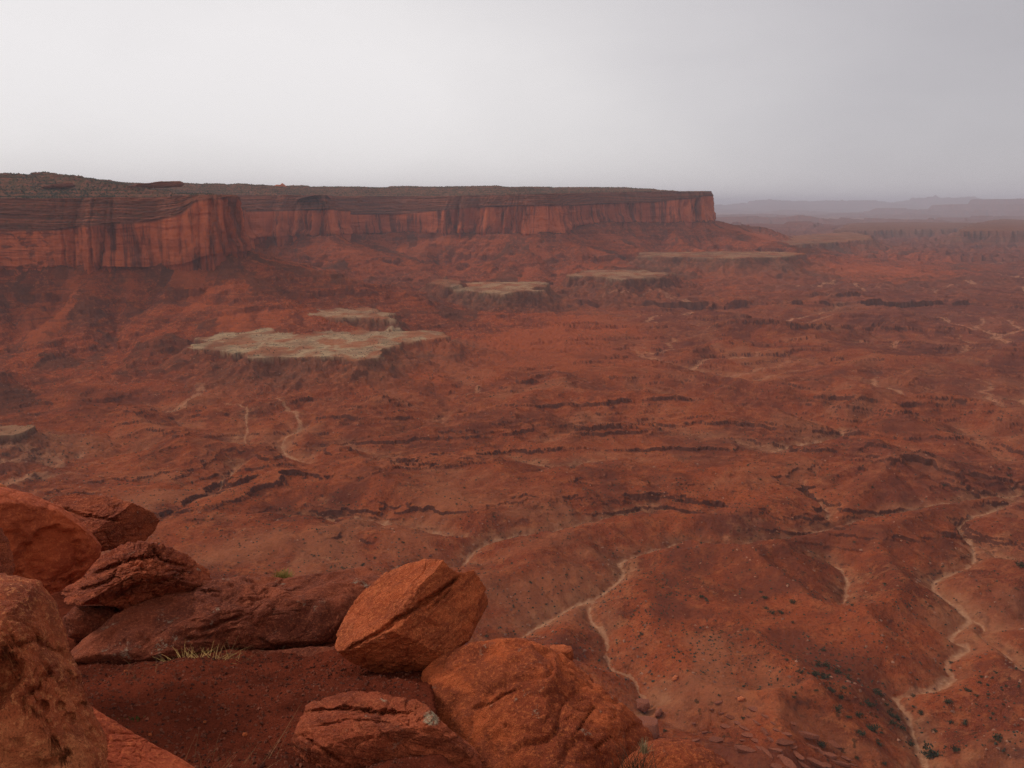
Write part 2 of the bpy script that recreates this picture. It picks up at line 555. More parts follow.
def erode(h, fixed, U, dx, its, K, m=0.45, D=0.12, seed=1):
    """running water cuts the land: stream power down to the washes, plus creep of the slopes"""
    rng = np.random.default_rng(seed)
    ny, nx = h.shape
    N = ny * nx
    idx = np.arange(N).reshape(ny, nx)
    offs = [(-1, -1), (-1, 0), (-1, 1), (0, -1), (0, 1), (1, -1), (1, 0), (1, 1)]
    A = np.ones(N)
    for it in range(its):
        best = np.full((ny, nx), 1e-6); rec = idx.copy()
        hp = np.pad(h, 1, mode='constant', constant_values=1e6)
        jit = rng.normal(0, 0.10, (8,) + h.shape)
        for k, (dj, di) in enumerate(offs):
            dist = dx * math.hypot(dj, di)
            sl = (h - hp[1 + dj:1 + dj + ny, 1 + di:1 + di + nx]) / dist * (1 + jit[k])
            mk = sl > best
            best = np.where(mk, sl, best)
            rec = np.where(mk, idx + dj * nx + di, rec)
        rec = np.where(fixed, idx, rec).ravel()
        dep = (rec != np.arange(N)).astype(np.int64); p = rec.copy()
        for _ in range(13):
            dep = dep + dep[p]; p = p[p]
        order = np.argsort(dep, kind='stable')
        cuts = np.searchsorted(dep[order], np.arange(dep.max() + 2))
        A = np.ones(N)
        for L in range(len(cuts) - 2, 0, -1):
            q = order[cuts[L]:cuts[L + 1]]
            np.add.at(A, rec[q], A[q])
        hf = h.ravel() + (U.ravel() if hasattr(U, 'ravel') else U)
        Fk = (K.ravel() if hasattr(K, 'ravel') else K) * (A * dx * dx) ** m / dx
        hf = np.where(fixed.ravel(), h.ravel(), hf)
        for L in range(1, len(cuts) - 1):
            q = order[cuts[L]:cuts[L + 1]]
            hf[q] = (hf[q] + Fk[q] * hf[rec[q]]) / (1 + Fk[q])
        h2 = hf.reshape(ny, nx)
        e = np.pad(h2, 1, mode='edge')
        lap = e[:-2, 1:-1] + e[2:, 1:-1] + e[1:-1, :-2] + e[1:-1, 2:] - 4 * h2
        h = np.where(fixed, h, h2 + D * lap)
    return h, A.reshape(ny, nx)


def lat_near(name, x, y):
    ix = np.clip(np.round((x - GX0) / GS), 0, len(gx) - 1).astype(int); iy = np.clip(np.round((y - GY0) / GS), 0, len(gy) - 1).astype(int)
    return LAT[name][iy, ix]


def talus_base(x, y):
    d = lat('d', x, y, 4000.0); zb = lat('zb', x, y, -100.0)
    do = np.clip(d, 0, None)
    n1 = fbm2(x / 260 + 5, y / 260, 3); n2 = fbm2(x / 80, y / 80, 3)
    s = lat_near('s', x, y)
    cone = np.abs(p2(s / 185 + 0.4, s * 0 + 2.7)) * 2 - 0.55 + 0.7 * (np.abs(p2(s / 75 + 3, s * 0 + 6.1)) - 0.25)
    de = np.clip(do * (1 + 0.3 * n1 + 0.75 * cone * sstep(20, 140, do) * (1 - 0.6 * sstep(300, 800, do))) + 20 * n2 * sstep(0, 90, do), 0, None)
    fall = 182 * (1 - np.exp(-de / 305)) + 0.03 * de
    t = zb + 10 + 12 * n2 * sstep(120, 10, do) - fall
    # a hard bed makes a step across the apron
    bed = -168 + 14 * n1
    k = t - bed
    t = t - 9 * sstep(6, -2, k) * sstep(-40, -4, k) * sstep(-0.15, 0.1, fbm2(x / 200 + 8, y / 200, 2))
    t = t - (1 - sstep(1500, 950, do)) * 60
    return np.where(d > 3000, -420, t), d


def rounded_max(a, b, k):
    h = np.clip(0.5 + 0.5 * (a - b) / k, 0, 1)
    return b * (1 - h) + a * h + k * h * (1 - h), h


# --- the valley floor, eroded on two lattices (the nearer one finer)
AX0, AX1, AY0, AY1, AS = -2300.0, 2500.0, 240.0, 4100.0, 6.5
BX0, BX1, BY0, BY1, BS = -470.0, 640.0, 260.0, 860.0, 2.4


def wash_distance(X, Y, pad, thin=1):
    d = np.full(X.shape, 1e4, np.float32)
    for ln, w in washes:
        ln = np.vstack([ln[::thin], ln[-1:]])
        m = (X > ln[:, 0].min() - pad) & (X < ln[:, 0].max() + pad) & (Y > ln[:, 1].min() - pad) & (Y < ln[:, 1].max() + pad)
        if m.any():
            dd = seg_dist(X[m], Y[m], ln)[0]
            d[m] = np.minimum(d[m], dd)
    return d


def cut_lattices():
    X, Y = np.meshgrid(np.arange(AX0, AX1, AS), np.arange(AY0, AY1, AS))
    tal, d = talus_base(X, Y)
    wd = np.minimum(wash_distance(X, Y, 4000, 4), np.minimum(AX1 - X, Y - AY0))
    for t in trunks:
        wd = np.minimum(wd, seg_dist(X, Y, t)[0])
    # nothing but a faint fall towards the nearest channel to begin with
    ini = Z_FLOOR + 0.022 * wd + 0.5 * fbm2(X / 40, Y / 40, 3)
    h, tm = rounded_max(tal, ini, 16.0)
    fixed = (wd < AS * 0.75) & (tm < 0.35)
    h = np.where(fixed, Z_FLOOR, h)
    fixed[:, -1] = True; fixed[0, :] = True
    h[:, -1] = Z_FLOOR; h[0, :] = Z_FLOOR
    U = 0.45 * (1 - tm) * (0.55 + 0.9 * sstep(-0.2, 0.3, fbm2(X / 420 + 3, Y / 420, 2)))
    K = np.where(tm > 0.5, 0.03, 0.12) * (1 + 0.5 * fbm2(X / 90, Y / 90, 3))
    K = np.where(d < 10, 0.0, K)
    hA, aA = erode(h, fixed, U, AS, 80, K, D=0.055, seed=3)
    # finer near lattice
    X, Y = np.meshgrid(np.arange(BX0, BX1, BS), np.arange(BY0, BY1, BS))
    h = spline_at(hA, X, Y, AX0, AY0, AS) + 3.4 * fbm2(X / 34, Y / 34, 4)
    fixed = wash_distance(X, Y, 30) < BS * 0.8
    edge = np.zeros_like(fixed); edge[:2] = edge[-2:] = True; edge[:, :2] = edge[:, -2:] = True
    h = np.where(fixed, Z_FLOOR, h)
    hB, aB = erode(h, fixed | edge, 0.24, BS, 60, 0.075, D=0.10, seed=5)
    return hA, aA, hB, aB


HA, FA, HB, FB = cut_lattices()


def floor_at(x, y):
    z = spline_at(HA, x, y, AX0, AY0, AS)
    fl = np.log2(spline_at(FA, x, y, AX0, AY0, AS) * (AS * AS) / 40 + 1)
    w = inside_rect(x, y, BX0, BX1, BY0, BY1, 70)
    m = w > 0
    if m.any():
        zb = spline_at(HB, x[m], y[m], BX0, BY0, BS)
        fb = np.log2(spline_at(FB, x[m], y[m], BX0, BY0, BS) * (BS * BS) / 40 + 1)
        z[m] = z[m] * (1 - w[m]) + zb * w[m]
        fl[m] = fl[m] * (1 - w[m]) + fb * w[m]
    return z, fl


def terrain(x, y):
    """height of the basin, its taluses and benches, with masks for the material"""
    x = x.astype(np.float32); y = y.astype(np.float32)
    R = np.hypot(x, y)
    zs, flow = floor_at(x, y)
    inA = inside_rect(x, y, AX0, AX1, AY0 - 200, AY1, 350)
    q1 = fbm2(x / 300, y / 300, 3); q2 = fbm2(x / 300 + 31, y / 300 - 17, 3)
    X = x + 70 * q1; Y = y + 70 * q2
    b1 = np.abs(p2(X / 430, Y / 330 + 5)); b2 = np.abs(p2(X / 150 + 9, Y / 125))
    plain = Z_FLOOR + 44 * b1 + 14 * b2 - 6
    zf = plain * (1 - inA) + zs * inA
    flow = flow * inA
    # --- the washes themselves
    wd = np.full(x.shape, 1e4, np.float32); wm = np.zeros(x.shape, np.float32)
    jx = x + 3.0 * fbm2(x / 26, y / 26, 3); jy = y + 3.0 * fbm2(x / 26 + 9, y / 26 + 4, 3)
    jit = fbm2(x / 9, y / 9, 4, 0.65) * 4.0
    for ln, w in washes:
        w = 0.85 * w
        M = 120
        m = (x > ln[:, 0].min() - M) & (x < ln[:, 0].max() + M) & (y > ln[:, 1].min() - M) & (y < ln[:, 1].max() + M)
        if not m.any():
            continue
        d, s, sd, L = seg_dist(jx[m], jy[m], ln)
        wd[m] = np.minimum(wd[m], d)
        ww = w * (0.35 + 2.0 * np.abs(p2(s / 24, s * 0 + w)) + 0.8 * np.abs(p2(s / 9, s * 0 + w + 5))) * sstep(-1, 60, s) ** 0.5 * (0.35 + 0.65 * sstep(-1, 60, L - s))
        wm[m] = np.maximum(wm[m], (1 - sstep(ww * 0.6, ww * 1.2 + 0.4, d + jit[m] * min(w / 3.0, 0.9))) * (0.7 + 0.3 * sstep(-0.3, 0.2, jit[m])))
    rough = fbm2(x / 18, y / 18, 3, 0.55)
    zf = zf + 1.1 * rough * sstep(4, 18, wd) + 0.5 * fbm2(x / 4.5, y / 4.5, 2) - 1.3 * np.exp(-(wd / 5) ** 2)
    # --- flaggy strata: gently dipping beds whose broken edges face us in long ragged ledges
    zone = sstep(600, 800, R) * (1 - 0.2 * sstep(2500, 5000, R))
    lam = 80 + 0.085 * R
    lip = np.zeros(x.shape, np.float32)
    ph = 9.5 * np.log(R + 300.0) - 0.10 * x / 100 + 0.95 * fbm2(x / 520, y / 330, 3) + (zf - Z_FLOOR) / 26
    ph = ph + 0.20 * fbm2(x / 80, y / 60, 6, 0.70) + 0.05 * fbm2(x / 7, y / 7, 2)
    for kk, (sc_, hgt, thr) in enumerate(((1.0, 4.4, -0.08), (2.1, 2.8, -0.08), (0.55, 4.6, 0.02), (3.4, 1.9, -0.06))):
        pp = ph * sc_ + kk * 0.37
        lv = np.floor(pp); fr = pp - lv
        on = sstep(thr, thr + 0.22, fbm2(x / (260 + 60 * kk) + lv * 7.7, y / 170 + lv * 3.1, 4, 0.6) + 0.25 * p2(lv * 3.7 + kk, lv * 0 + 1.3) + 0.10)
        # fr rises away from us: the edge stands at fr = 0, the bed sinks back behind it
        saw = sstep(0.0, (0.004 + 1.6 / (lam * 1.6)) * sc_ ** 0.5, fr) * np.clip(1 - fr * 2.4, 0, 1)
        dist = fr * (R + 300) / (9.5 * sc_)
        lip = np.maximum(lip, on * zone * np.exp(-dist / (5 + R / 400)) * sstep(0.3, 1.5, dist))
        zf = zf + saw * on * np.clip(0.9 + 0.8 * fbm2(x / 110 + 11 * kk, y / 60, 3), 0.35, 1.4) * hgt * zone * (0.75 + 0.25 * sstep(900, 2500, R) * 2)
    # --- traced ledges: the far side stands higher
    rag = fbm2(x / 26, y / 26, 5, 0.65) * 20 + fbm2(x / 100, y / 100, 2) * 26
    lift = np.zeros(x.shape, np.float32)
    for ln, h in ledges:
        sc = np.clip(np.hypot(*ln.mean(0)) / 900, 0.7, 4)
        M = 190 * sc
        m = (x > ln[:, 0].min() - M) & (x < ln[:, 0].max() + M) & (y > ln[:, 1].min() - M) & (y < ln[:, 1].max() + M)
        if not m.any():
            continue
        d, s, sd, L = seg_dist(x[m], y[m], ln)
        end = sstep(0, 0.22 * L, s) * (1 - sstep(0.78 * L, L, s))
        dd = np.where(sd > 0, d, -d) + rag[m] * min(sc, 1.6) * 0.7
        hh = 0.46 * h * np.clip(0.5 + 1.5 * fbm2(s / (60 * sc), s * 0 + 2.2, 4, 0.6), 0.05, 1.2)
        up = sstep(-1.0, 1.0, dd) * np.exp(-(np.clip(dd, 0, None) / (62 * sc)) ** 2)
        lift[m] = np.maximum(lift[m], up * end * hh)
    zf = zf + lift
    # --- far plains: low stepped mesas
    far = sstep(3600, 6000, R)
    tz = fbm2(x / 2600 + 3, y / 3600, 6, 0.58) + 0.25
    lev = tz * 4
    fr = lev - np.floor(lev)
    farh = Z_FLOOR + 32 * (np.floor(lev) + sstep(0.75, 0.93, fr)) + 10 * fbm2(x / 400, y / 700, 4) + 20 * fbm2(x / 1300, y / 1300, 3)
    zf = zf * (1 - far) + farh * far
    # distant ranges in the rain
    ridge = 620 * np.exp(-((y - 21000) / 3800) ** 2) * sstep(7200, 15500, x + 1600 * fbm2(y / 3000, x / 5000, 3)) + \
        560 * np.exp(-((y - 36000) / 5000) ** 2) * sstep(-2000, 19000, x)
    rg = ridge * (0.8 + 0.5 * fbm2(x / 2500, y / 2500, 5))
    lv = rg / 130; fr = lv - np.floor(lv)
    zf = zf + 0.12 * rg + 0.88 * 130 * (np.floor(lv) + sstep(0.72, 0.9, fr))
    kx, ky = at_y(806, 212, 12500)[:2]
    kd = np.hypot(x - kx, (y - ky) * 0.6)
    zf = zf + 110 * np.exp(-(kd / 330) ** 1.6) + 40 * sstep(1700, 500, kd)
    zf = zf + 230 * sstep(30000, 90000, R)
    # --- talus aprons below the cliffs (already in the eroded lattice; continued behind it)
    tal, d = talus_base(x, y)
    t2, hm = rounded_max(tal, zf, 14.0)
    z = np.where(inA > 0.999, zf, t2 * (1 - inA) + zf * inA)
    talm = sstep(-30, 16, tal - (Z_FLOOR + 14)) * (d > 0)
    bed = -176 + 16 * fbm2(x / 320 + 5, y / 320, 3) + 3 * fbm2(x / 25, y / 25, 3)
    k = z - bed
    z = z - 10 * sstep(1.5, -1.0, k) * sstep(-60, -8, k) * talm * sstep(-0.10, 0.06, fbm2(x / 200 + 8, y / 200, 2)) * (R < 4000) * (d > 40)
    z = z + talm * (2.2 * fbm2(x / 16, y / 16, 4, 0.65) + 1.2 * fbm2(x / 6, y / 6, 2))
    # --- benches with a caprock lip and dark skirts
    bm = np.zeros(x.shape, np.float32); sk = np.zeros(x.shape, np.float32)
    for pl, bz, cap, tone in benches:
        sc = np.clip(np.hypot(*pl.mean(0)) / 1300, 0.8, 4)
        M = 260 * sc
        m = (x > pl[:, 0].min() - M) & (x < pl[:, 0].max() + M) & (y > pl[:, 1].min() - M) & (y < pl[:, 1].max() + M)
        xx, yy = x[m], y[m]
        dd, s_, sd, L = seg_dist(xx, yy, np.vstack([pl, pl[:1]]))
        dd = np.where(inside(xx, yy, pl), -dd, dd) + (fbm2(xx / (60 * sc), yy / (60 * sc), 5, 0.62 if sc < 2.2 else 0.45) * 26 + fbm2(xx / 14, yy / 14, 2) * (4 if sc < 2.2 else 0)) * min(sc, 2.2)
        top = bz + 3 * fbm2(xx / 60, yy / 60, 4) + 0.02 * np.clip(-dd, 0, 300)
        cp = cap * np.clip(0.7 + 1.3 * fbm2(xx / 70 + 4, yy / 70, 3), 0.12, 1.4)
        drop = 66 if bz > -215 else 44
        gul = np.abs(p2(s_ / 52, dd / 260)); gul2 = np.abs(p2(s_ / 19 + 3, dd / 120))
        do_ = np.clip(dd - 1.5, 0, None)
        slope = drop * (1 - np.exp(-do_ * (1 + 0.8 * (gul - 0.25)) / 85)) + (11 * (0.3 - gul) + 4 * (0.3 - gul2)) * sstep(3, 40, do_) * (0.15 if sc > 2.2 else 1.0) + 2.0 * fbm2(xx / 11, yy / 11, 3)
        hb = np.where(dd < 0, top, top - sstep(0, 1.8, dd) * cp - slope * (dd > 1.5))
        zc = z[m]
        take = hb > zc
        z[m] = np.where(take, hb, zc)
        pale = np.where(take, 1 - sstep(-1, 1.0, dd), 0) * tone * (0.35 + 0.65 * sstep(-0.25, 0.15, fbm2(xx / 50 + 2, yy / 80, 4)))
        bm[m] = np.maximum(bm[m], pale)
        sk[m] = np.maximum(sk[m], np.where(take & (dd > 0), np.exp(-do_ / (60 * min(sc, 2))), np.where(take, (1 - tone) * 0.8, 0)))
    # --- on top of the mesa
    zb = lat('zb', x, y, -100.0); zr = lat('zr', x, y, 50.0); sb = lat('sb', x, y, 50.0)
    di = -d
    rise = zr - 2 + sstep(sb + 30, sb + 420, di) * np.clip(80 - zr, 0, 62) + 3 * fbm2(x / 45, y / 45, 4) + 6 * fbm2(x / 220, y / 220, 2)
    lv = rise / 8.0; fr = lv - np.floor(lv)
    rise = 0.35 * rise + 0.65 * (np.floor(lv) + sstep(0.72, 0.95, fr)) * 8.0
    low = zb - 25
    top = np.where(di > sb + 36, rise, low)
    z = np.where(di > 6, top, np.where(di > 0, np.minimum(z, zb + 8), z))
    topm = sstep(sb + 20, sb + 40, di)
    return z, dict(wash=wm, nearw=np.exp(-(wd / 20) ** 2), bench=bm, skirt=sk, talus=talm, mesatop=topm, flow=flow * (1 - talm * 0.5), lip=lip * (d > 60) * (1 - talm), tals=lat_near('s', x, y) + 5 * fbm2(x / 25, y / 25, 2), tald=np.clip(d, 0, 2000))


# ------------------------------------------------------------------ terrain mesh
def row_radii():
    r = [230.0]
    while r[-1] < 92000:
        R = r[-1]
        st = 0.42 * R * R / (280 * F_PX)
        st = max(st, 0.28)
        if 1050 < R < 3900:
            st = min(st, 4.2)
        if R >= 3900:
            st = min(max(4.2, 0.42 * R * R / (280 * F_PX) * 0.7), 600)
        r.append(R + st)
    return np.array(r)


RAD = row_radii()
AZ = np.radians(np.linspace(-39.5, 39.5, 1480))
nr, nc = len(RAD), len(AZ)
GXX = (RAD[:, None] * np.sin(AZ)[None]).ravel(); GYY = (RAD[:, None] * np.cos(AZ)[None]).ravel()
print("terrain", nr, nc, nr * nc)
ZT = np.empty(nr * nc, np.float32)
ATT = {}
CH = 400 * nc
for a in range(0, nr * nc, CH):
    z, at = terrain(GXX[a:a + CH], GYY[a:a + CH])
    ZT[a:a + CH] = z
    for k_, v_ in at.items():
        ATT.setdefault(k_, np.empty(nr * nc, np.float32))[a:a + CH] = v_
ZG = ZT.reshape(nr, nc)
# steepness of the bed faces, from the surface itself
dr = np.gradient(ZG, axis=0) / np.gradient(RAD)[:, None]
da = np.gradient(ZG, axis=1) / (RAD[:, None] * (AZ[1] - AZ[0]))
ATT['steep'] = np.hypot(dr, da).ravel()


def ground_z(x, y):
    R = math.hypot(x, y); a = math.atan2(x, y)
    i = int(np.searchsorted(RAD, R)); j = int(round((a - AZ[0]) / (AZ[1] - AZ[0])))
    if i <= 0 or i >= nr or j < 0 or j >= nc:
        return None
    return float(ZG[i - 1, j])


def terrain_material():
    m, T, b = material("basin_rock", 1.0, 0.0)
    pos = T.n('ShaderNodeNewGeometry').outputs['Position']
    wash, nearw, bench, skirt = T.attr('wash'), T.attr('nearw'), T.attr('bench'), T.attr('skirt')
    talus, topm, steep, flow = T.attr('talus'), T.attr('mesatop'), T.attr('steep'), T.attr('flow')
    n1 = T.noise(pos, 0.0035, 7, 0.62, 0.6)
    n2 = T.noise(pos, 0.013, 8, 0.66, 0.4)
    n3 = T.noise(pos, 0.09, 7, 0.7)
    n4 = T.noise(pos, 0.45, 4, 0.75)
    # strata: thin beds stacked in height
    beds = T.noise(T.map(pos, (0.0012, 0.0012, 0.22)), 1.0, 5, 0.65)
    red = T.mix(T.ramp(n1, 0.38, 0.60), (0.300, 0.082, 0.036), (0.215, 0.056, 0.028))
    red = T.mix(T.math('MULTIPLY', T.ramp(beds, 0.42, 0.62), 0.6), red, (0.34, 0.104, 0.046))
    red = T.mix(T.math('MULTIPLY', T.ramp(n2, 0.48, 0.62), 0.75), red, (0.135, 0.041, 0.024))
    red = T.mix(T.math('MULTIPLY', T.ramp(n3, 0.50, 0.62), 0.55), red, (0.40, 0.150, 0.066))
    n5 = T.noise(pos, 1.1, 3, 0.8)
    red = T.mix(T.math('MULTIPLY', T.ramp(n4, 0.52, 0.60), 0.55), red, (0.075, 0.028, 0.018))
    red = T.mix(T.math('MULTIPLY', T.ramp(n5, 0.55, 0.64), 0.5), red, (0.46, 0.19, 0.10))
    patchy = T.noise(pos, 0.0065, 6, 0.64, 0.8)
    red = T.mix(T.math('MULTIPLY', T.ramp(patchy, 0.50, 0.62), 0.55), red, (0.36, 0.165, 0.095))
    red = T.mix(T.math('MULTIPLY', T.ramp(patchy, 0.48, 0.38), 0.7), red, (0.135, 0.048, 0.034))
    # dusky shale farther out on the right
    sepx = T.n('ShaderNodeSeparateXYZ'); T.put(sepx.inputs[0], pos)
    shale = T.math('ADD', T.math('ADD', sepx.outputs[0], T.math('MULTIPLY', sepx.outputs[1], 0.12)), T.math('MULTIPLY', T.math('SUBTRACT', n1, 0.5), 2600.0))
    red = T.mix(T.ramp(shale, 100.0, 1500.0, 0.0, 0.72), red, T.mix(T.ramp(beds, 0.4, 0.62), (0.105, 0.042, 0.038), (0.165, 0.066, 0.056)))
    # tan dust lies along the drainages and on some flats
    fl = T.ramp(flow, 3.0, 9.0)
    tanf = T.math('ADD', T.math('MULTIPLY', nearw, 0.12), T.math('ADD', T.math('MULTIPLY', n2, 0.55), T.math('MULTIPLY', n3, 0.45)))
    tanf = T.math('MULTIPLY', T.ramp(T.math('ADD', tanf, T.math('MULTIPLY', fl, 0.12)), 0.58, 0.78), 0.60)
    col = T.mix(tanf, red, (0.40, 0.235, 0.140))
    sepz = T.n('ShaderNodeSeparateXYZ'); T.put(sepz.inputs[0], pos)
    fill = T.math('MULTIPLY', T.ramp(T.math('ADD', sepz.outputs[2], T.math('MULTIPLY', n2, 8.0)), -275.5, -269.0, 1.0, 0.0), T.ramp(n1, 0.30, 0.58))
    col = T.mix(T.math('MULTIPLY', fill, T.ramp(n3, 0.3, 0.6, 0.15, 0.62)), col, (0.42, 0.235, 0.140))
    chan = T.math('MULTIPLY', T.ramp(flow, 6.6, 8.6), T.math('MULTIPLY', T.ramp(n3, 0.36, 0.56), 0.72))
    col = T.mix(chan, col, (0.50, 0.29, 0.185))
    spk = T.noise(pos, 0.28, 2, 0.5)
    col = T.mix(T.math('MULTIPLY', T.ramp(spk, 0.62, 0.68), T.ramp(n2, 0.46, 0.60, 0.0, 0.75)), col, (0.055, 0.038, 0.022))
    lipm = T.math('MULTIPLY', T.attr('lip'), T.ramp(n3, 0.36, 0.58, 0.15, 0.75))
    col = T.mix(lipm, col, (0.40, 0.150, 0.075))  # light caprock edge, with the lit lip of each ledge painted in
    # talus: rubble, redder with grey-brown streaks
    tcol = T.mix(T.ramp(n2, 0.40, 0.60), (0.330, 0.088, 0.040), (0.200, 0.060, 0.035))
    tcol = T.mix(T.math('MULTIPLY', T.ramp(n3, 0.50, 0.60), 0.75), tcol, (0.42, 0.14, 0.065))
    tcol = T.mix(T.math('MULTIPLY', T.ramp(n4, 0.52, 0.62), 0.7), tcol, (0.06, 0.032, 0.024))
    cv = T.n('ShaderNodeCombineXYZ')
    T.put(cv.inputs[0], T.attr('tals')); T.put(cv.inputs[1], T.math('MULTIPLY', T.attr('tald'), 0.16))
    chute = T.noise(cv.outputs[0], 0.022, 6, 0.66, 0.5)
    chute2 = T.noise(cv.outputs[0], 0.012, 4, 0.6, 0.3)
    tcol = T.mix(T.math('MULTIPLY', T.ramp(chute, 0.50, 0.60), 0.75), tcol, (0.095, 0.048, 0.036))
    tcol = T.mix(T.math('MULTIPLY', T.ramp(chute2, 0.52, 0.64), 0.75), tcol, (0.40, 0.115, 0.050))
    tcol = T.mix(T.math('MULTIPLY', T.ramp(beds, 0.55, 0.62), 0.4), tcol, (0.10, 0.042, 0.032))
    col = T.mix(talus, col, tcol)
    col = T.mix(1.0, col, (0.92, 0.70, 0.58), 'MULTIPLY')        # iron-stained: little blue comes back
    # dark broken rock of ledge faces; shade under their edges painted in too
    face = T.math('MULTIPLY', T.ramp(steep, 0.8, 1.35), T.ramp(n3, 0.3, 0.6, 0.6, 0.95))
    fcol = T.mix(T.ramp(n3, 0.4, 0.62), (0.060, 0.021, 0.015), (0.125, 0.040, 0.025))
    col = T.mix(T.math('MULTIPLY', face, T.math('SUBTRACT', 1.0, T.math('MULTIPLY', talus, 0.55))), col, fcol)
    # skirts of the benches: grey-brown shale with tan streaks
    scol = T.mix(T.ramp(n3, 0.40, 0.6), (0.105, 0.056, 0.036), (0.21, 0.082, 0.048))
    scol = T.mix(T.math('MULTIPLY', T.ramp(n4, 0.55, 0.66), 0.6), scol, (0.30, 0.17, 0.095))
    col = T.mix(T.math('MULTIPLY', skirt, T.math('MULTIPLY', T.ramp(n2, 0.35, 0.6, 0.95, 0.5), T.ramp(T.noise(pos, 0.007, 4, 0.6), 0.36, 0.58, 0.35, 1.0))), col, scol)
    bcol = T.mix(T.ramp(n2, 0.38, 0.62), (0.43, 0.275, 0.155), (0.30, 0.165, 0.095))
    bcol = T.mix(T.math('MULTIPLY', T.ramp(n3, 0.48, 0.62), 0.7), bcol, (0.155, 0.11, 0.065))
    bcol = T.mix(T.math('MULTIPLY', T.ramp(n4, 0.56, 0.66), 0.5), bcol, (0.09, 0.07, 0.045))
    col = T.mix(bench, col, bcol)
    wcol = T.mix(T.ramp(n3, 0.35, 0.65), (0.42, 0.200, 0.105), (0.53, 0.280, 0.155))
    col = T.mix(T.math('MULTIPLY', wash, T.ramp(n4, 0.3, 0.6, 0.95, 0.6)), col, wcol)
    mt = T.mix(T.ramp(n3, 0.42, 0.58), (0.22, 0.085, 0.052), (0.10, 0.068, 0.04))
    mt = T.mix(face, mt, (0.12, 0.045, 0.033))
    col = T.mix(topm, col, mt)
    T.put(b.inputs['Base Color'], col)
    h = T.math('ADD', T.math('MULTIPLY', n3, 2.5), T.math('MULTIPLY', n4, 1.2))
    bump(T, h, 1.0, 1.0, b)
    return m


terrain_mat = terrain_material()
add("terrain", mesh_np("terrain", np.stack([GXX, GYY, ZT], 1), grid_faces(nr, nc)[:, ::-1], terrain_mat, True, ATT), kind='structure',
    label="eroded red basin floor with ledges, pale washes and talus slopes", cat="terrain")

# ------------------------------------------------------------------ the mesa's cliffs
def cv3(T, s, h):
    nd = T.n('ShaderNodeCombineXYZ')
    T.put(nd.inputs[0], s); T.put(nd.inputs[1], T.math('MULTIPLY', h, 1.6))
    return nd.outputs[0]


def cliff_material():
    m, T, b = material("cliff_sandstone", 1.0, 0.0)
    pos = T.n('ShaderNodeNewGeometry').outputs['Position']
    s, h, kay = T.attr('along'), T.attr('height'), T.attr('ledgy')
    cv = T.n('ShaderNodeCombineXYZ')
    T.put(cv.inputs[0], s); T.put(cv.inputs[1], T.math('MULTIPLY', h, 0.10))
    streak = T.noise(cv.outputs[0], 0.045, 6, 0.7, 0.3)
    streak2 = T.noise(cv.outputs[0], 0.16, 5, 0.7)
    cv2 = T.n('ShaderNodeCombineXYZ')
    T.put(cv2.inputs[0], T.math('MULTIPLY', s, 0.02)); T.put(cv2.inputs[1], h)
    beds = T.noise(cv2.outputs[0], 0.22, 6, 0.7)
    big = T.noise(pos, 0.006, 5, 0.6)
    n = T.noise(pos, 0.12, 6, 0.7)
    wall = T.mix(T.ramp(big, 0.4, 0.6), (0.48, 0.140, 0.070), (0.30, 0.080, 0.045))
    bedded = T.attr('bedded')
    wall = T.mix(T.math('MULTIPLY', T.math('MULTIPLY', T.ramp(streak, 0.47, 0.60), T.ramp(big, 0.34, 0.54, 0.25, 1.0)), T.math('SUBTRACT', 0.85, T.math('MULTIPLY', bedded, 0.55))), wall, (0.085, 0.032, 0.03))
    wall = T.mix(T.math('MULTIPLY', T.ramp(streak2, 0.55, 0.68), 0.5), wall, (0.40, 0.15, 0.09))
    wall = T.mix(T.math('MULTIPLY', T.ramp(beds, 0.58, 0.70), 0.30), wall, (0.12, 0.045, 0.035))
    mott = T.noise(cv3(T, s, h), 0.035, 6, 0.62, 0.6)
    wall = T.mix(T.math('MULTIPLY', bedded, T.ramp(mott, 0.50, 0.60, 0.0, 0.8)), wall, (0.12, 0.042, 0.034))
    wall = T.mix(T.math('MULTIPLY', bedded, T.ramp(beds, 0.55, 0.62, 0.0, 0.6)), wall, (0.14, 0.045, 0.032))
    led = T.mix(T.ramp(beds, 0.42, 0.6), (0.10, 0.043, 0.036), (0.22, 0.078, 0.052))
    led = T.mix(T.math('MULTIPLY', T.ramp(n, 0.52, 0.64), 0.6), led, (0.075, 0.055, 0.038))
    col = T.mix(kay, wall, led)
    col = T.mix(1.0, col, (1.15, 0.95, 0.75), 'MULTIPLY')
    T.put(b.inputs['Base Color'], col)
    bump(T, T.math('ADD', T.math('MULTIPLY', n, 3.0), T.math('MULTIPLY', beds, 2.0)), 0.8, 1.0, b)
    return m


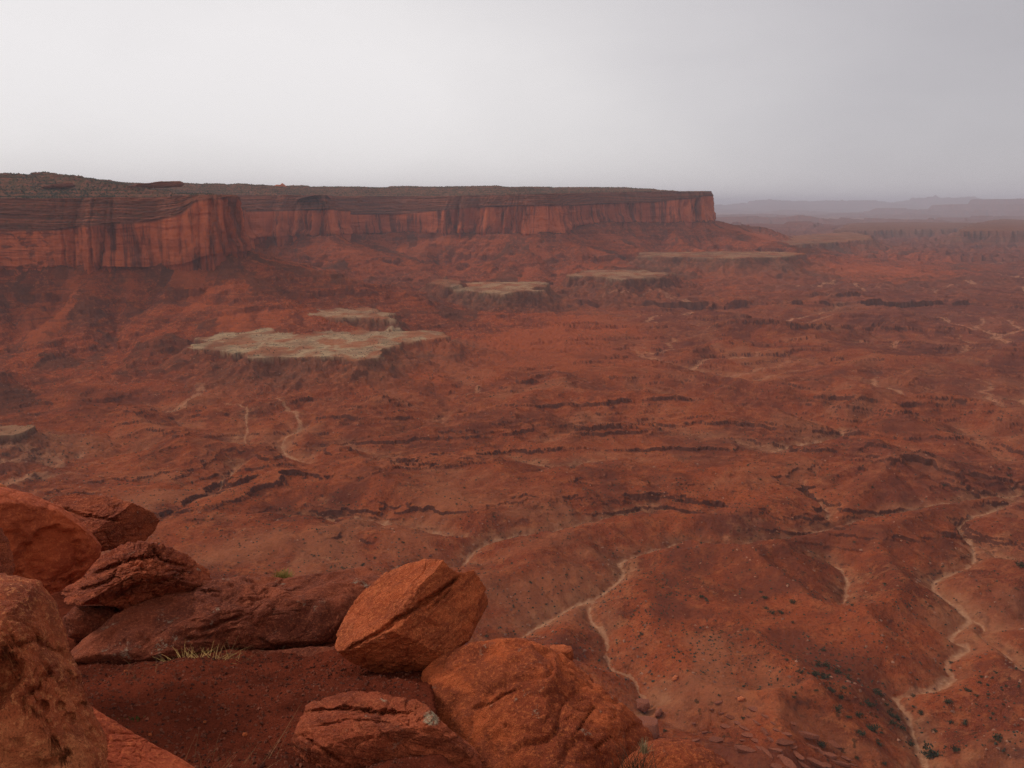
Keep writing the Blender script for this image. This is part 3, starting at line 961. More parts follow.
def build_cliffs():
    P, s = resample(OUT, 2.6)
    n = len(P)
    ks = np.hanning(61); ks /= ks.sum()
    Ps = smooth_cols(P[:, :2], ks)
    t = np.gradient(Ps, axis=0); t /= np.linalg.norm(t, axis=1, keepdims=True)
    nrm = np.stack([t[:, 1], -t[:, 0]], 1)                       # outwards
    zb, zw, zr, sb = P[:, 2], P[:, 3], P[:, 4], P[:, 5]
    cols = []
    # rows: foot, wall, ledges, cap
    T = []
    for i in range(10): T.append(('f', i / 9))
    for i in range(1, 92): T.append(('w', i / 91))
    for i in range(1, 60): T.append(('k', i / 59))
    for i in range(1, 9): T.append(('c', i / 8))
    V = np.empty((len(T), n, 3), np.float32); S = np.empty((len(T), n)); H = np.empty_like(S); K = np.empty_like(S)
    mass = fbm2(s / 170, s * 0 + 1.5, 3) * 30
    but = np.clip(0.25 + 1.6 * sstep(-0.25, 0.35, fbm2(s / 260 + 8, s * 0 + 5.5, 2)), 0.2, 1.6)
    but = np.where(but < 0.9, but * 0.55, but)
    bedded = (1 - sstep(-1000, -840, P[:, 0])) * (P[:, 1] < 2000)
    but = but * (1 - 0.8 * bedded)
    but = np.convolve(np.pad(but, 8, mode='edge'), np.ones(17) / 17, 'valid')
    for r, (k, f) in enumerate(T):
        if k == 'f':
            z = zb - 70 * (1 - f); off = 10 + 0 * z
        elif k == 'w':
            z = zb + (zw - zb) * f
            # a lower, broken tier then the sheer wall
            off = 10 * (1 - f) ** 1.3 + np.clip(6 + 26 * p2(s / 110, s * 0 + 9.9), 0, 18) * (1 - sstep(0.16, 0.30, f + 0.45 * fbm2(s / 90, s * 0 + 7, 3)))
        elif k == 'k':
            z = zw + (zr - zw) * f
            ph = f * 6.0 + 0.9 * fbm2(s / 160, s * 0 + 4.4, 4) + 0.35 * p2(s / 25, s * 0 + 1.1) + 0.9 * p2(s / 90, f * 5.0 + 3.0 + s * 0)
            fl = np.floor(ph); fr = ph - fl
            stair = np.clip((fl + sstep(0.0, 0.30, fr)) / 6.5, 0, 1)
            off = -sb * np.clip(0.25 * f + 0.75 * stair, 0, 1)
        else:
            z = zr - 14 * f ** 2; off = -sb - 70 * f
        zz = z + 6 * p2(s / 40, z / 30)
        amp = 1.0 if k in 'fw' else (0.55 if k == 'k' else 0.3)
        jo = s + 3.5 * p2(s / 30 + 3, zz / 25)
        fl1 = (np.abs(p2(jo / 80, zz / 600)) * 2 - 0.5) * 42 * but
        fl2 = p2(jo / 30 + 8, zz / 200) * 9 * but
        fl3 = p2(jo / 8 + 2, zz / 70) * 2.6
        cr = np.abs(p2(jo / 28 + 5, zz / 300)); crack = -17 * np.clip(1 - cr / 0.10, 0, 1)
        tier = 3.0 * p2(s / 140, zz / 16) + 1.2 * p2(s / 90, zz / 6)
        cr2 = np.abs(p2(jo / 12 + 15, zz / 130)); crack2 = -7.0 * np.clip(1 - cr2 / 0.12, 0, 1) * np.clip(but, 0.2, 1.2)
        rough = fbm2(s / 6, zz / 5, 3) * (2.6 if k == 'k' else 1.3) + 1.1 * p2(s / 90, zz / 3.2)
        o = off + amp * (fl1 + fl2 + fl3 + crack * np.clip(but, 0.12, 1) + crack2 + mass) + rough + tier * (1.7 - but) * (k in 'wk')
        V[r, :, 0] = P[:, 0] + nrm[:, 0] * o
        V[r, :, 1] = P[:, 1] + nrm[:, 1] * o
        V[r, :, 2] = z + (0.8 * p2(s / 12, s * 0 + r * 0.3) if k in 'kc' else 0)
        S[r] = s; H[r] = z - zb
        K[r] = {'f': 0, 'w': 0, 'k': 1, 'c': 1}[k]
        if k == 'w':
            K[r] = sstep(0.93, 1.0, f)
    me = mesh_np("mesa_cliff", V.reshape(-1, 3), grid_faces(len(T), n), cliff_material(), True,
                 dict(along=S.ravel(), height=H.ravel(), ledgy=K.ravel(), bedded=np.broadcast_to(bedded, S.shape).ravel()))
    add("mesa_cliff", me, kind='structure', label="long red sandstone mesa cliff with dark ledges along its rim", cat="cliff")


build_cliffs()

# ------------------------------------------------------------------ the rim we stand on
def ground_plane(x, y):
    """soil slope in the foreground"""
    return -1.32 - 0.32 * y


def rim_edge(x):
    """how far the rim ledge reaches before it drops away"""
    return np.interp(x, [-6, -3, -1.5, -0.8, -0.5, -0.3, 0.0, 0.5, 0.9, 1.05], [6.9, 6.8, 6.0, 5.3, 4.2, 3.0, 2.4, 2.0, 1.6, 0.2])


def soil_material():
    m, T, b = material("rim_soil", 1.0, 0.0)
    pos = T.n('ShaderNodeNewGeometry').outputs['Position']
    n1 = T.noise(pos, 2.2, 6, 0.65)
    n2 = T.noise(pos, 28, 6, 0.75)
    n3 = T.noise(pos, 110, 3, 0.7)
    col = T.mix(T.ramp(n1, 0.38, 0.62), (0.215, 0.044, 0.022), (0.130, 0.029, 0.016))
    col = T.mix(T.math('MULTIPLY', T.ramp(n2, 0.5, 0.66), 0.6), col, (0.22, 0.048, 0.025))
    col = T.mix(T.math('MULTIPLY', T.ramp(n3, 0.55, 0.68), 0.6), col, (0.035, 0.012, 0.010))
    vor = T.n('ShaderNodeTexVoronoi')
    T.put(vor.inputs['Vector'], pos); vor.inputs['Scale'].default_value = 75
    col = T.mix(T.math('MULTIPLY', T.ramp(vor.outputs['Distance'], 0.16, 0.10), T.ramp(n2, 0.52, 0.6)), col, (0.26, 0.10, 0.062))
    T.put(b.inputs['Base Color'], col)
    bump(T, T.math('ADD', T.math('MULTIPLY', n2, 0.03), T.math('MULTIPLY', n3, 0.012)), 1.0, 1.0, b)
    return m


def build_rim():
    xs = np.arange(-5.2, 1.5, 0.016); ys = np.arange(0.15, 7.4, 0.016)
    X, Y = np.meshgrid(xs, ys)
    E = rim_edge(X) + 0.25 * fbm2(X * 1.3, Y * 0 + 2, 3)
    Z = ground_plane(X, Y)
    Z = Z + 0.10 * fbm2(X * 0.9, Y * 0.9, 3) + 0.030 * fbm2(X * 5, Y * 5, 4, 0.6) + 0.012 * fbm2(X * 30, Y * 30, 3)
    # soil banks up a little against the long slab
    over = np.clip(Y - E, 0, None)
    Z = Z - np.where(over > 0, np.minimum(4 * over ** 1.5 + 3 * over, 9 + over), 0)
    me = mesh_np("rim_ground", np.stack([X.ravel(), Y.ravel(), Z.ravel()], 1), grid_faces(len(ys), len(xs)), soil_mat, True)
    add("rim_ground", me, kind='structure', label="dark red sandy soil slope on the canyon rim", cat="ground")


soil_mat = soil_material()
build_rim()


# the drop below the rim, out of sight from the camera
def build_rim_wall():
    line = np.array([(-5.2, 6.8), (-3, 6.7), (-1.5, 6.1), (-0.8, 5.1), (-0.5, 4.0), (-0.3, 2.9), (0.0, 2.3), (0.5, 1.9), (0.9, 1.5), (0.98, 1.2), (1.0, 0.2)])
    P, s = resample(catmull(line, 8), 0.1)
    zs = np.concatenate([np.linspace(-2.2, -12, 50), np.linspace(-14, -292, 60)])
    V = np.empty((len(zs), len(P), 3))
    t = np.gradient(P, axis=0); t /= np.linalg.norm(t, axis=1, keepdims=True)
    nrm = np.stack([-t[:, 1], t[:, 0]], 1)
    for i, z in enumerate(zs):
        gz = np.minimum(ground_plane(P[:, 0], P[:, 1]) - 0.35 + (z + 2.2), 0)
        o = 0.35 * fbm2(s / 1.5, s * 0 + z / 2.5, 4) - 0.25 + 0.02 * (-z - 2.2)
        V[i, :, 0] = P[:, 0] + nrm[:, 0] * o; V[i, :, 1] = P[:, 1] + nrm[:, 1] * o
        V[i, :, 2] = gz
    me = mesh_np("rim_cliff", V.reshape(-1, 3), grid_faces(len(zs), len(P))[:, ::-1], soil_mat, True)
    add("rim_cliff", me, kind='structure', label="red rock face dropping away below the rim", cat="cliff")


build_rim_wall()


# ------------------------------------------------------------------ boulders of the rim
def rock_material(name, light, mid, dark, lichen=0.0, axis=(0.0, 0.0, 1.0), strata=18.0, strata_amt=0.4, varnish=0.5, speck=0.3, grain=1.0):
    m, T, b = material(name, 0.88, 0.14)
    pos = T.n('ShaderNodeNewGeometry').outputs['Position']
    ax = Vector(axis).normalized()
    q = ax.to_track_quat('Z', 'Y').inverted().to_euler()
    sv = T.n('ShaderNodeMapping', vector_type='POINT')
    T.put(sv.inputs[0], pos)
    sv.inputs['Rotation'].default_value = q
    sv2 = T.map(sv.outputs[0], (0.9, 0.9, strata))
    warp = T.noise(pos, 2.0, 4, 0.6)
    beds = T.noise(sv2, 1.0, 6, 0.7, 0.4)
    n1 = T.noise(pos, 1.7, 7, 0.66, 0.5)
    n2 = T.noise(pos, 9, 7, 0.7, 0.3)
    n3 = T.noise(pos, 55, 5, 0.75)
    n4 = T.noise(pos, 190, 3, 0.7)
    col = T.mix(T.ramp(n1, 0.42, 0.56), light, mid)
    dusk = (mid[0] * 0.52, mid[1] * 0.62, mid[2] * 0.85)            # desert varnish
    col = T.mix(T.math('MULTIPLY', T.ramp(T.noise(pos, 3.1, 6, 0.62, 0.8), 0.50, 0.60), varnish), col, dusk)
    col = T.mix(T.math('MULTIPLY', T.ramp(beds, 0.46, 0.62), strata_amt), col, dark)
    col = T.mix(T.math('MULTIPLY', T.ramp(n2, 0.48, 0.64), varnish), col, dark)
    lt = tuple(min(1, c * k) for c, k in zip(light, (1.25, 1.5, 1.5)))
    col = T.mix(T.math('MULTIPLY', T.ramp(n3, 0.50, 0.62), 0.6), col, lt)
    col = T.mix(T.math('MULTIPLY', T.ramp(n4, 0.52, 0.62), min(1, speck * 1.6)), col, tuple(c * 0.35 for c in dark))
    big = T.noise(pos, 4.3, 3, 0.55)
    if lichen > 0:
        lm = T.math('MULTIPLY', T.ramp(n2, 0.60 - 0.08 * lichen, 0.66 - 0.08 * lichen), T.math('MULTIPLY', T.ramp(big, 0.5, 0.62), T.ramp(n3, 0.42, 0.56)))
        col = T.mix(T.math('MULTIPLY', lm, 0.8), col, (0.42, 0.30, 0.20))
    lic = T.attr('pale')
    col = T.mix(T.math('MULTIPLY', lic, T.ramp(n3, 0.38, 0.55)), col, (0.50, 0.36, 0.22))
    T.put(b.inputs['Base Color'], col)
    h = T.math('ADD', T.math('ADD', T.math('MULTIPLY', n2, 0.030), T.math('MULTIPLY', n3, 0.012)),
               T.math('ADD', T.math('MULTIPLY', n4, 0.004), T.math('MULTIPLY', beds, 0.030 * strata_amt * 2)))
    bump(T, h, 1.0 * grain, 1.6, b)
    return m


_ICO = {}


def ico(sub):
    if sub not in _ICO:
        bm = bmesh.new()
        bmesh.ops.create_icosphere(bm, subdivisions=sub, radius=1.0)
        V = np.array([v.co[:] for v in bm.verts], np.float64)
        Fc = np.array([[v.index for v in f.verts] for f in bm.faces], np.int32)
        bm.free()
        _ICO[sub] = (V / np.linalg.norm(V, axis=1, keepdims=True), Fc)
    return _ICO[sub]


def make_rock(name, label, outline, y, thick, mat, cat="boulder", group=None, sub=7, planes=(), lumps=0.05, rough=0.012, blocky=0.75, seed=0,
              axis=None, groove=0.0, groove_f=12.0, dents=(), pale=(), back=1.0, cracks=(), flat=None, tilt=0.0, smooth_out=5):
    """a rock with a given outline, thickness and broken faces, standing y metres ahead.
    Local axes: r to the right, u up, v towards where we stand."""
    O = np.array(outline, float)
    uc, vc = (O[:, 0].min() + O[:, 0].max()) / 2, (O[:, 1].min() + O[:, 1].max()) / 2
    rd = ray(uc, vc)
    P0 = rd * (y / rd[1])
    if flat is None:
        Vv = -rd / np.linalg.norm(rd)
    else:
        Vv = np.array(flat, float); Vv /= np.linalg.norm(Vv)
    Rr = np.cross([0, 0, 1.0], Vv) if abs(Vv[2]) < 0.99 else np.array([1.0, 0, 0])
    if flat is not None:
        Rr = np.array([1.0, 0, 0]) - Vv[0] * Vv
    Rr /= np.linalg.norm(Rr)
    if Rr[0] < 0: Rr = -Rr
    Uu = np.cross(Vv, Rr)
    if flat is None:
        Uu = np.cross(Vv, Rr)
    # outline in the rock's own plane
    pts = []
    for (a, b) in outline:
        q = ray(a, b)
        k = (P0 @ Vv) / (q @ Vv)
        w = q * k - P0
        pts.append((w @ Rr, w @ Uu))
    pts = np.array(pts)
    c = pts.mean(0) * 0 + (pts.max(0) + pts.min(0)) / 2
    pts -= c
    P0 = P0 + Rr * c[0] + Uu * c[1]
    # radius of the outline by direction
    th = np.linspace(-np.pi, np.pi, 721)
    rr = np.zeros_like(th)
    nx = np.roll(pts, -1, 0)
    for i, t in enumerate(th):
        d = np.array([np.cos(t), np.sin(t)])
        best = 0
        for a, b in zip(pts, nx):
            e = b - a
            den = d[0] * e[1] - d[1] * e[0]
            if abs(den) < 1e-12: continue
            k = (a[0] * e[1] - a[1] * e[0]) / den
            m = (a[0] * d[1] - a[1] * d[0]) / den
            if k > 0 and -1e-6 <= m <= 1 + 1e-6:
                best = max(best, k)
        rr[i] = best
    if smooth_out:
        kk = np.hanning(smooth_out + 2)[1:-1]; kk /= kk.sum()
        rr = np.convolve(np.concatenate([rr[-smooth_out - 1:-1], rr, rr[1:smooth_out + 1]]), kk, 'same')[smooth_out:-smooth_out]
    D, Fc = ico(sub)
    t = np.arctan2(D[:, 1], D[:, 0])
    cphi = np.hypot(D[:, 0], D[:, 1])
    r = np.interp(t, th, rr)
    cb = cphi ** blocky
    sb_ = np.sign(D[:, 2]) * np.abs(D[:, 2]) ** blocky
    L = np.stack([np.cos(t) * r * cb, np.sin(t) * r * cb, np.where(sb_ > 0, sb_ * thick, sb_ * thick * back)], 1)
    size = max(rr.mean(), 0.05)
    # broken faces: (normal in r, u, v), distance as a share of the size, softness
    for (n, dist, *soft) in planes:
        n = np.array(n, float); n /= np.linalg.norm(n)
        kf = soft[0] if soft else 0.06
        s = L @ n - dist * size + kf * size * 0.6 * fbm3(L / size * 1.8 + seed, 3)
        L = L - np.outer(np.where(s > 0, s * (1 - kf), 0), n)
    q = L / size
    lump = lumps * size * (fbm3(q * 1.1 + seed * 3.1, 4, 0.5))
    L = L * (1 + (lump / np.maximum(np.linalg.norm(L, axis=1), 1e-3)))[:, None]
    nd = L / np.maximum(np.linalg.norm(L, axis=1, keepdims=True), 1e-6)
    det = rough * size * 2.0 * fbm3(q * 4 + seed, 5, 0.6)
    rid = np.abs(p3(q * 2.6 + seed + 5)); det = det - rough * size * 2.8 * np.clip(1 - rid / 0.09, 0, 1)
    rid = np.abs(p3(q * np.array([5.2, 7.5, 5.2]) + seed + 15)); det = det - rough * size * 1.6 * np.clip(1 - rid / 0.08, 0, 1)
    det = det + rough * size * 0.9 * fbm3(q * 16 + seed, 4, 0.65)
    if axis is not None:
        ax = np.array(axis, float); ax /= np.linalg.norm(ax)
        w = (L @ ax) / size + 0.10 * fbm3(q * 1.5 + seed + 9, 3)
        g = p2(w * groove_f, fbm3(q * 1.2 + 4, 2) * 1.5)
        g2 = p2(w * groove_f * 2.7 + 7, fbm3(q * 1.6 + 14, 2) * 1.5)
        det = det + groove * size * (np.where(g > 0, g, g * 1.5) + 0.5 * g2) * (0.4 + 1.2 * np.clip(fbm3(q * 1.3 + seed + 21, 2) + 0.4, 0, 1))
    L = L + nd * det[:, None]
    pal = np.zeros(len(L))

    def local(a, b):
        qv = ray(a, b)
        k = (P0 @ Vv) / (qv @ Vv)
        w = qv * k - P0
        return np.array([w @ Rr, w @ Uu])
    pxm = y / F_PX
    Q = L[:, :1] * Rr + L[:, 1:2] * Uu + L[:, 2:] * Vv + P0        # the surface as it stands, to find each mark's place on it
    dpt = Q[:, 1] * CP - Q[:, 2] * SP
    pu = 512 + F_PX * Q[:, 0] / dpt; pv_ = 384 - F_PX * (Q[:, 1] * SP + Q[:, 2] * CP) / dpt
    front = L[:, 2] > -0.1 * thick
    for (a, b, rad, dep) in dents:
        dd = np.hypot(pu - a, pv_ - b) / rad
        dd = dd * (1 + 0.5 * fbm3(q * 5 + a, 2))
        L[:, 2] -= np.where(front, 1 - sstep(0.72, 1.0, dd), 0) * dep * rad * pxm
    for (pl, wid, dep) in cracks:
        wob = 1.6
        dd, s_, _, Ltot = seg_dist(pu + wob * wid * 0.6 * fbm3(q * 9, 3), pv_ + wob * wid * 0.6 * fbm3(q * 9 + 8, 3), np.array(pl, float))
        f = np.where(front, np.clip(1 - dd / wid, 0, 1), 0) * sstep(-0.02 * Ltot, 0.15 * Ltot, s_) * (1 - sstep(0.8 * Ltot, Ltot, s_))
        L[:, 2] -= f * dep * pxm
    for (a, b, rad) in pale:
        dd = np.hypot(pu - a, pv_ - b) / rad + 0.5 * fbm3(q * 5 + 3, 3)
        pal = np.maximum(pal, np.where(front, 1 - sstep(0.6, 1.0, dd), 0))
    W = L[:, :1] * Rr + L[:, 1:2] * Uu + L[:, 2:] * Vv
    me = mesh_np(name, W, Fc, mat, True, {'pale': pal})
    return add(name, me, label, cat, group, loc=P0)


ORANGE = dict(light=(0.465, 0.116, 0.041), mid=(0.349, 0.073, 0.027), dark=(0.169, 0.034, 0.015))
m_tilted = rock_material("tilted_sandstone", (0.712, 0.166, 0.055), (0.569, 0.117, 0.038), (0.242, 0.044, 0.018), 0.0, (-0.55, 0.2, 0.8), 22, 0.45, 0.40, 0.35)
m_dome = rock_material("weathered_sandstone", (0.626, 0.133, 0.042), (0.384, 0.076, 0.028), (0.199, 0.041, 0.020), 0.15, (0.3, 0.1, 0.9), 7, 0.25, 0.55, 0.3)
m_slab = rock_material("dusky_sandstone", (0.399, 0.095, 0.042), (0.271, 0.061, 0.028), (0.142, 0.033, 0.018), 0.5, (0.25, -0.3, 0.9), 9, 0.45, 0.5, 0.3)
m_bed = rock_material("layered_sandstone", (0.512, 0.109, 0.042), (0.370, 0.070, 0.027), (0.156, 0.032, 0.015), 0.2, (0.25, 0.3, 0.9), 26, 0.6, 0.35, 0.3)
m_round = rock_material("smooth_sandstone", (0.512, 0.099, 0.034), (0.399, 0.070, 0.026), (0.256, 0.044, 0.019), 0.0, (0.2, 0.1, 1), 8, 0.25, 0.35, 0.15, 0.6)
m_pale = rock_material("pitted_sandstone", (0.70, 0.205, 0.075), (0.53, 0.115, 0.040), (0.25, 0.046, 0.019), 0.0, (0.2, 0.2, 1), 5, 0.3, 0.6, 0.25)
m_craggy = rock_material("craggy_sandstone", (0.541, 0.120, 0.047), (0.370, 0.074, 0.031), (0.156, 0.033, 0.018), 0.1, (-0.2, 0.4, 0.9), 16, 0.5, 0.45, 0.35)

# the flat ledge of bedrock under the tilted boulder
gn = (0.02, -0.27, 0.96)
make_rock("rock_ledge", "flat smooth dusky bedrock ledge beneath the tilted boulder", [(196, 672), (240, 656), (320, 651), (380, 645), (440, 648), (470, 690), (440, 722), (380, 715), (330, 700), (270, 692), (220, 686)],
          4.45, 0.13, m_slab, "rock ledge", planes=[((0, 0, 1), 0.10, 0.15)], lumps=0.03, rough=0.006, blocky=0.5, seed=2, flat=gn, back=3.0)
make_rock("boulder", "long low dusky slab boulder lying behind the soil patch", [(60, 662), (85, 640), (115, 615), (150, 598), (205, 581), (240, 575), (285, 577), (330, 572), (368, 565), (392, 585), (380, 620), (350, 645), (330, 652), (290, 656), (240, 658), (200, 664), (140, 672), (90, 674)],
          5.05, 0.50, m_slab, planes=[((0.05, 0.70, 0.70), 0.44, 0.35)], lumps=0.08, rough=0.012, seed=11, axis=(0.25, 0.9, 0.35), groove=0.012, groove_f=9,
          cracks=[([(198, 632), (225, 622), (246, 615)], 3, 8), ([(180, 640), (215, 636), (240, 628)], 2, 5), ([(150, 592), (180, 590), (225, 592)], 3, 6)])
make_rock("boulder", "dark low rock wedged under the craggy boulder", [(62, 618), (75, 606), (110, 606), (132, 612), (130, 628), (115, 638), (88, 643), (68, 637)], 4.95, 0.2, m_slab, sub=6, seed=4, axis=(0.1, 0.9, 0.2), groove=0.02, groove_f=8)
make_rock("boulder", "angular slab boulder with a dark undercut end, rearmost on the left", [(40, 505), (52, 496), (75, 492), (115, 498), (140, 505), (156, 514), (161, 521), (155, 532), (145, 543), (120, 548), (90, 552), (50, 545), (38, 525)],
          6.6, 0.55, m_craggy, planes=[((-0.1, 0.75, 0.65), 0.36, 0.10), ((0.62, -0.28, 0.72), 0.66, 0.06)], seed=6, axis=(-0.1, 0.95, 0.3), groove=0.02, groove_f=7, rough=0.016,
          cracks=[([(60, 508), (85, 516), (125, 522)], 2.5, 7)])
make_rock("boulder", "craggy layered boulder resting behind the soil, right of the round one", [(57, 593), (75, 571), (98, 552), (130, 541), (165, 543), (190, 554), (197, 562), (214, 573), (214, 581), (192, 591), (184, 601), (160, 611), (130, 609), (100, 603), (78, 602)],
          5.0, 0.42, m_craggy, planes=[((-0.35, 0.75, 0.55), 0.52, 0.10), ((0.6, 0.45, 0.65), 0.62, 0.08), ((0.15, -0.65, 0.75), 0.60, 0.08)], seed=8, axis=(-0.45, 0.8, 0.35), groove=0.045, groove_f=6, rough=0.03, lumps=0.09,
          cracks=[([(92, 575), (130, 560), (165, 556)], 3, 9), ([(110, 600), (135, 585), (170, 580), (195, 566)], 3, 9), ([(150, 545), (160, 560), (190, 568)], 2.5, 7), ([(80, 590), (110, 582), (120, 566)], 2.5, 7)])
make_rock("boulder", "smooth rounded red boulder at the left edge with a hollow in its face", [(-85, 500), (-40, 488), (0, 488), (30, 494), (60, 507), (85, 527), (100, 545), (99, 556), (80, 578), (58, 590), (0, 604), (-85, 610)],
          3.7, 0.42, m_round, seed=9, lumps=0.05, rough=0.006, dents=[(52, 555, 34, 0.28), (12, 548, 20, 0.2)], planes=[((0.15, -0.35, 0.9), 0.80, 0.3)])
make_rock("boulder", "small pale rock tip showing over the round boulder, left edge", [(-30, 482), (-8, 481), (3, 484), (9, 488), (6, 500), (-30, 502)], 5.6, 0.12, m_pale, sub=5, seed=12)
make_rock("boulder", "narrow upright block at the left edge, in front of the round boulder", [(-60, 520), (-12, 519), (2, 528), (9, 541), (15, 566), (10, 590), (-60, 600)], 2.7, 0.16, m_craggy, sub=6, seed=13, blocky=0.5, planes=[((0.7, 0.2, 0.7), 0.6, 0.1)])
make_rock("boulder", "reddish sloping rock foot below the pitted block, lower left", [(40, 690), (84, 700), (100, 712), (125, 728), (150, 742), (178, 757), (205, 775), (225, 800), (120, 840), (20, 820)], 2.25, 0.22, m_round, seed=14, lumps=0.05, rough=0.012, planes=[((0.3, 0.7, 0.6), 0.42, 0.1)])
make_rock("boulder", "large orange block pitted with holes, nearest on the left", [(-110, 572), (-40, 566), (0, 567), (20, 572), (44, 578), (49, 590), (58, 601), (66, 628), (74, 655), (80, 664), (86, 690), (92, 712), (104, 735), (106, 762), (100, 810), (-110, 830)],
          1.95, 0.26, m_pale, seed=15, lumps=0.035, rough=0.012, blocky=0.5,
          planes=[((0.05, 0.85, 0.5), 0.80, 0.08), ((0.8, 0.25, 0.55), 0.62, 0.08), ((0.0, 0.12, 1.0), 0.78, 0.06)],
          dents=[(4, 672, 22, 1.5), (42, 708, 8, 1.1), (60, 706, 6, 1.1), (78, 684, 9, 1.0), (68, 674, 5, 1.0), (82, 706, 6, 1.0), (30, 690, 5, 1.0), (54, 745, 7, 1.0), (92, 730, 4, 1.0), (20, 742, 6, 1.0), (10, 640, 6, 0.9), (70, 718, 7, 1.0)],
          cracks=[([(-20, 652), (10, 648), (36, 640), (55, 652), (82, 662)], 4.5, 9), ([(20, 706), (34, 690), (52, 668)], 5, 12), ([(40, 770), (60, 758), (75, 752)], 5, 14)])
make_rock("boulder", "big weathered dome boulder at the bottom centre, under the tilted one", [(410, 700), (425, 672), (445, 654), (465, 645), (500, 640.5), (527, 643), (560, 655), (590, 679), (620, 704), (641, 725), (657, 748), (668, 800), (560, 860), (430, 830), (405, 760)],
          3.75, 0.55, m_dome, seed=17, lumps=0.05, rough=0.010, planes=[((-0.35, 0.3, 0.9), 0.66, 0.2), ((0.45, 0.5, 0.75), 0.72, 0.2)],
          cracks=[([(468, 711), (490, 704), (505, 694), (522, 687)], 1.6, 6), ([(500, 723), (515, 730), (530, 745)], 1.6, 6), ([(575, 735), (585, 720), (597, 704)], 1.5, 5), ([(592, 750), (605, 741), (615, 735)], 1.5, 5)])
make_rock("boulder", "low rounded boulder at the bottom edge, right of the dark dry shrub", [(596, 800), (628, 758), (648, 742), (664, 737.5), (690, 740), (712, 751), (737, 769), (765, 800), (680, 840)], 3.15, 0.26, m_dome, seed=18, sub=6, lumps=0.04, rough=0.012)
make_rock("boulder", "layered slab boulder with a pale lichened tip, bottom centre", [(293, 742), (299, 722), (304, 702), (316, 691), (345, 685.5), (380, 690), (412, 699), (430, 709), (442, 724), (460, 738), (478, 756), (488, 800), (400, 840), (330, 800), (310, 772), (297, 756)],
          3.1, 0.30, m_bed, seed=19, lumps=0.045, rough=0.014, planes=[((-0.05, 0.85, 0.5), 0.62, 0.08), ((0.05, -0.15, 1.0), 0.66, 0.08)], axis=(0.15, 0.95, 0.25), groove=0.028, groove_f=7,
          pale=[(432, 718, 9), (384, 697, 6)], cracks=[([(300, 711), (330, 708), (370, 712), (420, 715)], 4, 12), ([(310, 728), (350, 720), (400, 724)], 2, 4), ([(300, 735), (320, 748), (345, 765)], 3, 9)])
make_rock("boulder", "tilted orange boulder with a cracked crest, perched on the bedrock ledge", [(335.5, 648), (336, 633), (343, 617), (353, 600), (368, 584), (385, 571), (405, 563), (425, 559.5), (441, 561), (452, 571), (462, 573), (474, 570), (484, 585), (492, 603), (480, 622), (470, 639), (450, 655), (430, 668), (410, 673), (392, 678), (372, 672), (352, 662)],
          4.25, 0.36, m_tilted, seed=21, lumps=0.03, rough=0.010, blocky=0.62,
          planes=[((-0.50, 0.62, 0.60), 0.50, 0.14), ((0.36, 0.08, 0.93), 0.60, 0.05), ((-0.15, -0.75, 0.64), 0.72, 0.10), ((0.9, -0.3, 0.3), 0.98, 0.06)],
          axis=(-0.62, 0.76, 0.2), groove=0.012, groove_f=9,
          cracks=[([(380, 630), (400, 618), (425, 603), (450, 585), (458, 574)], 3.5, 11), ([(345, 650), (365, 640), (385, 630), (402, 622)], 2.5, 8), ([(415, 606), (440, 590), (462, 575)], 2, 8), ([(425, 612), (445, 596), (455, 586)], 2, 6)])
make_rock("boulder", "small flat-topped rock beyond the dome boulder, the left of two", [(533, 651), (540, 645), (553, 643), (566, 647), (564, 660), (545, 664)], 4.75, 0.06, m_dome, sub=5, seed=23, planes=[((0, 0.9, 0.4), 0.5)])
make_rock("boulder", "small tan rock beyond the dome boulder, the right of two", [(550, 645), (562, 642), (572, 646), (574, 656), (570, 668), (552, 662)], 4.55, 0.06, m_tilted, sub=5, seed=24, planes=[((0, 0.9, 0.4), 0.55)])


# ------------------------------------------------------------------ looking things up on the terrain
def ground_zs(x, y):
    R = np.hypot(x, y); a = np.arctan2(x, y)
    i = np.clip(np.searchsorted(RAD, R) - 1, 0, nr - 2)
    fa = np.clip((a - AZ[0]) / (AZ[1] - AZ[0]), 0, nc - 1.001)
    j = fa.astype(int); t = fa - j
    q = np.clip((R - RAD[i]) / (RAD[i + 1] - RAD[i]), 0, 1)
    return (ZG[i, j] * (1 - t) + ZG[i, j + 1] * t) * (1 - q) + (ZG[i + 1, j] * (1 - t) + ZG[i + 1, j + 1] * t) * q


def att_at(name, x, y):
    R = np.hypot(x, y); a = np.arctan2(x, y)
    i = np.clip(np.searchsorted(RAD, R), 0, nr - 1)
    j = np.clip(np.round((a - AZ[0]) / (AZ[1] - AZ[0])).astype(int), 0, nc - 1)
    return ATT[name].reshape(nr, nc)[i, j]


def hit(u, v):
    """where the sight line through (u, v) meets the terrain"""
    r = ray(u, v); h = r / math.hypot(r[0], r[1])
    k = RAD
    x = h[0] * k; y = h[1] * k
    z = ground_zs(x, y)
    below = np.where(h[2] * k <= z)[0]
    n = below[0] if len(below) else len(k) - 1
    return float(x[n]), float(y[n]), float(z[n])


# ------------------------------------------------------------------ desert plants out in the basin
def leaf_material(name, c1, c2):
    m, T, b = material(name, 0.9, 0.1)
    pos = T.n('ShaderNodeNewGeometry').outputs['Position']
    rnd = T.n('ShaderNodeNewGeometry').outputs['Random Per Island']
    T.put(b.inputs['Base Color'], T.mix(rnd, c1, c2))
    return m


m_scrub = leaf_material("scrub_leaves", (0.030, 0.034, 0.018), (0.062, 0.058, 0.030))
m_far_scrub = leaf_material("far_scrub_leaves", (0.028, 0.030, 0.020), (0.060, 0.052, 0.032))


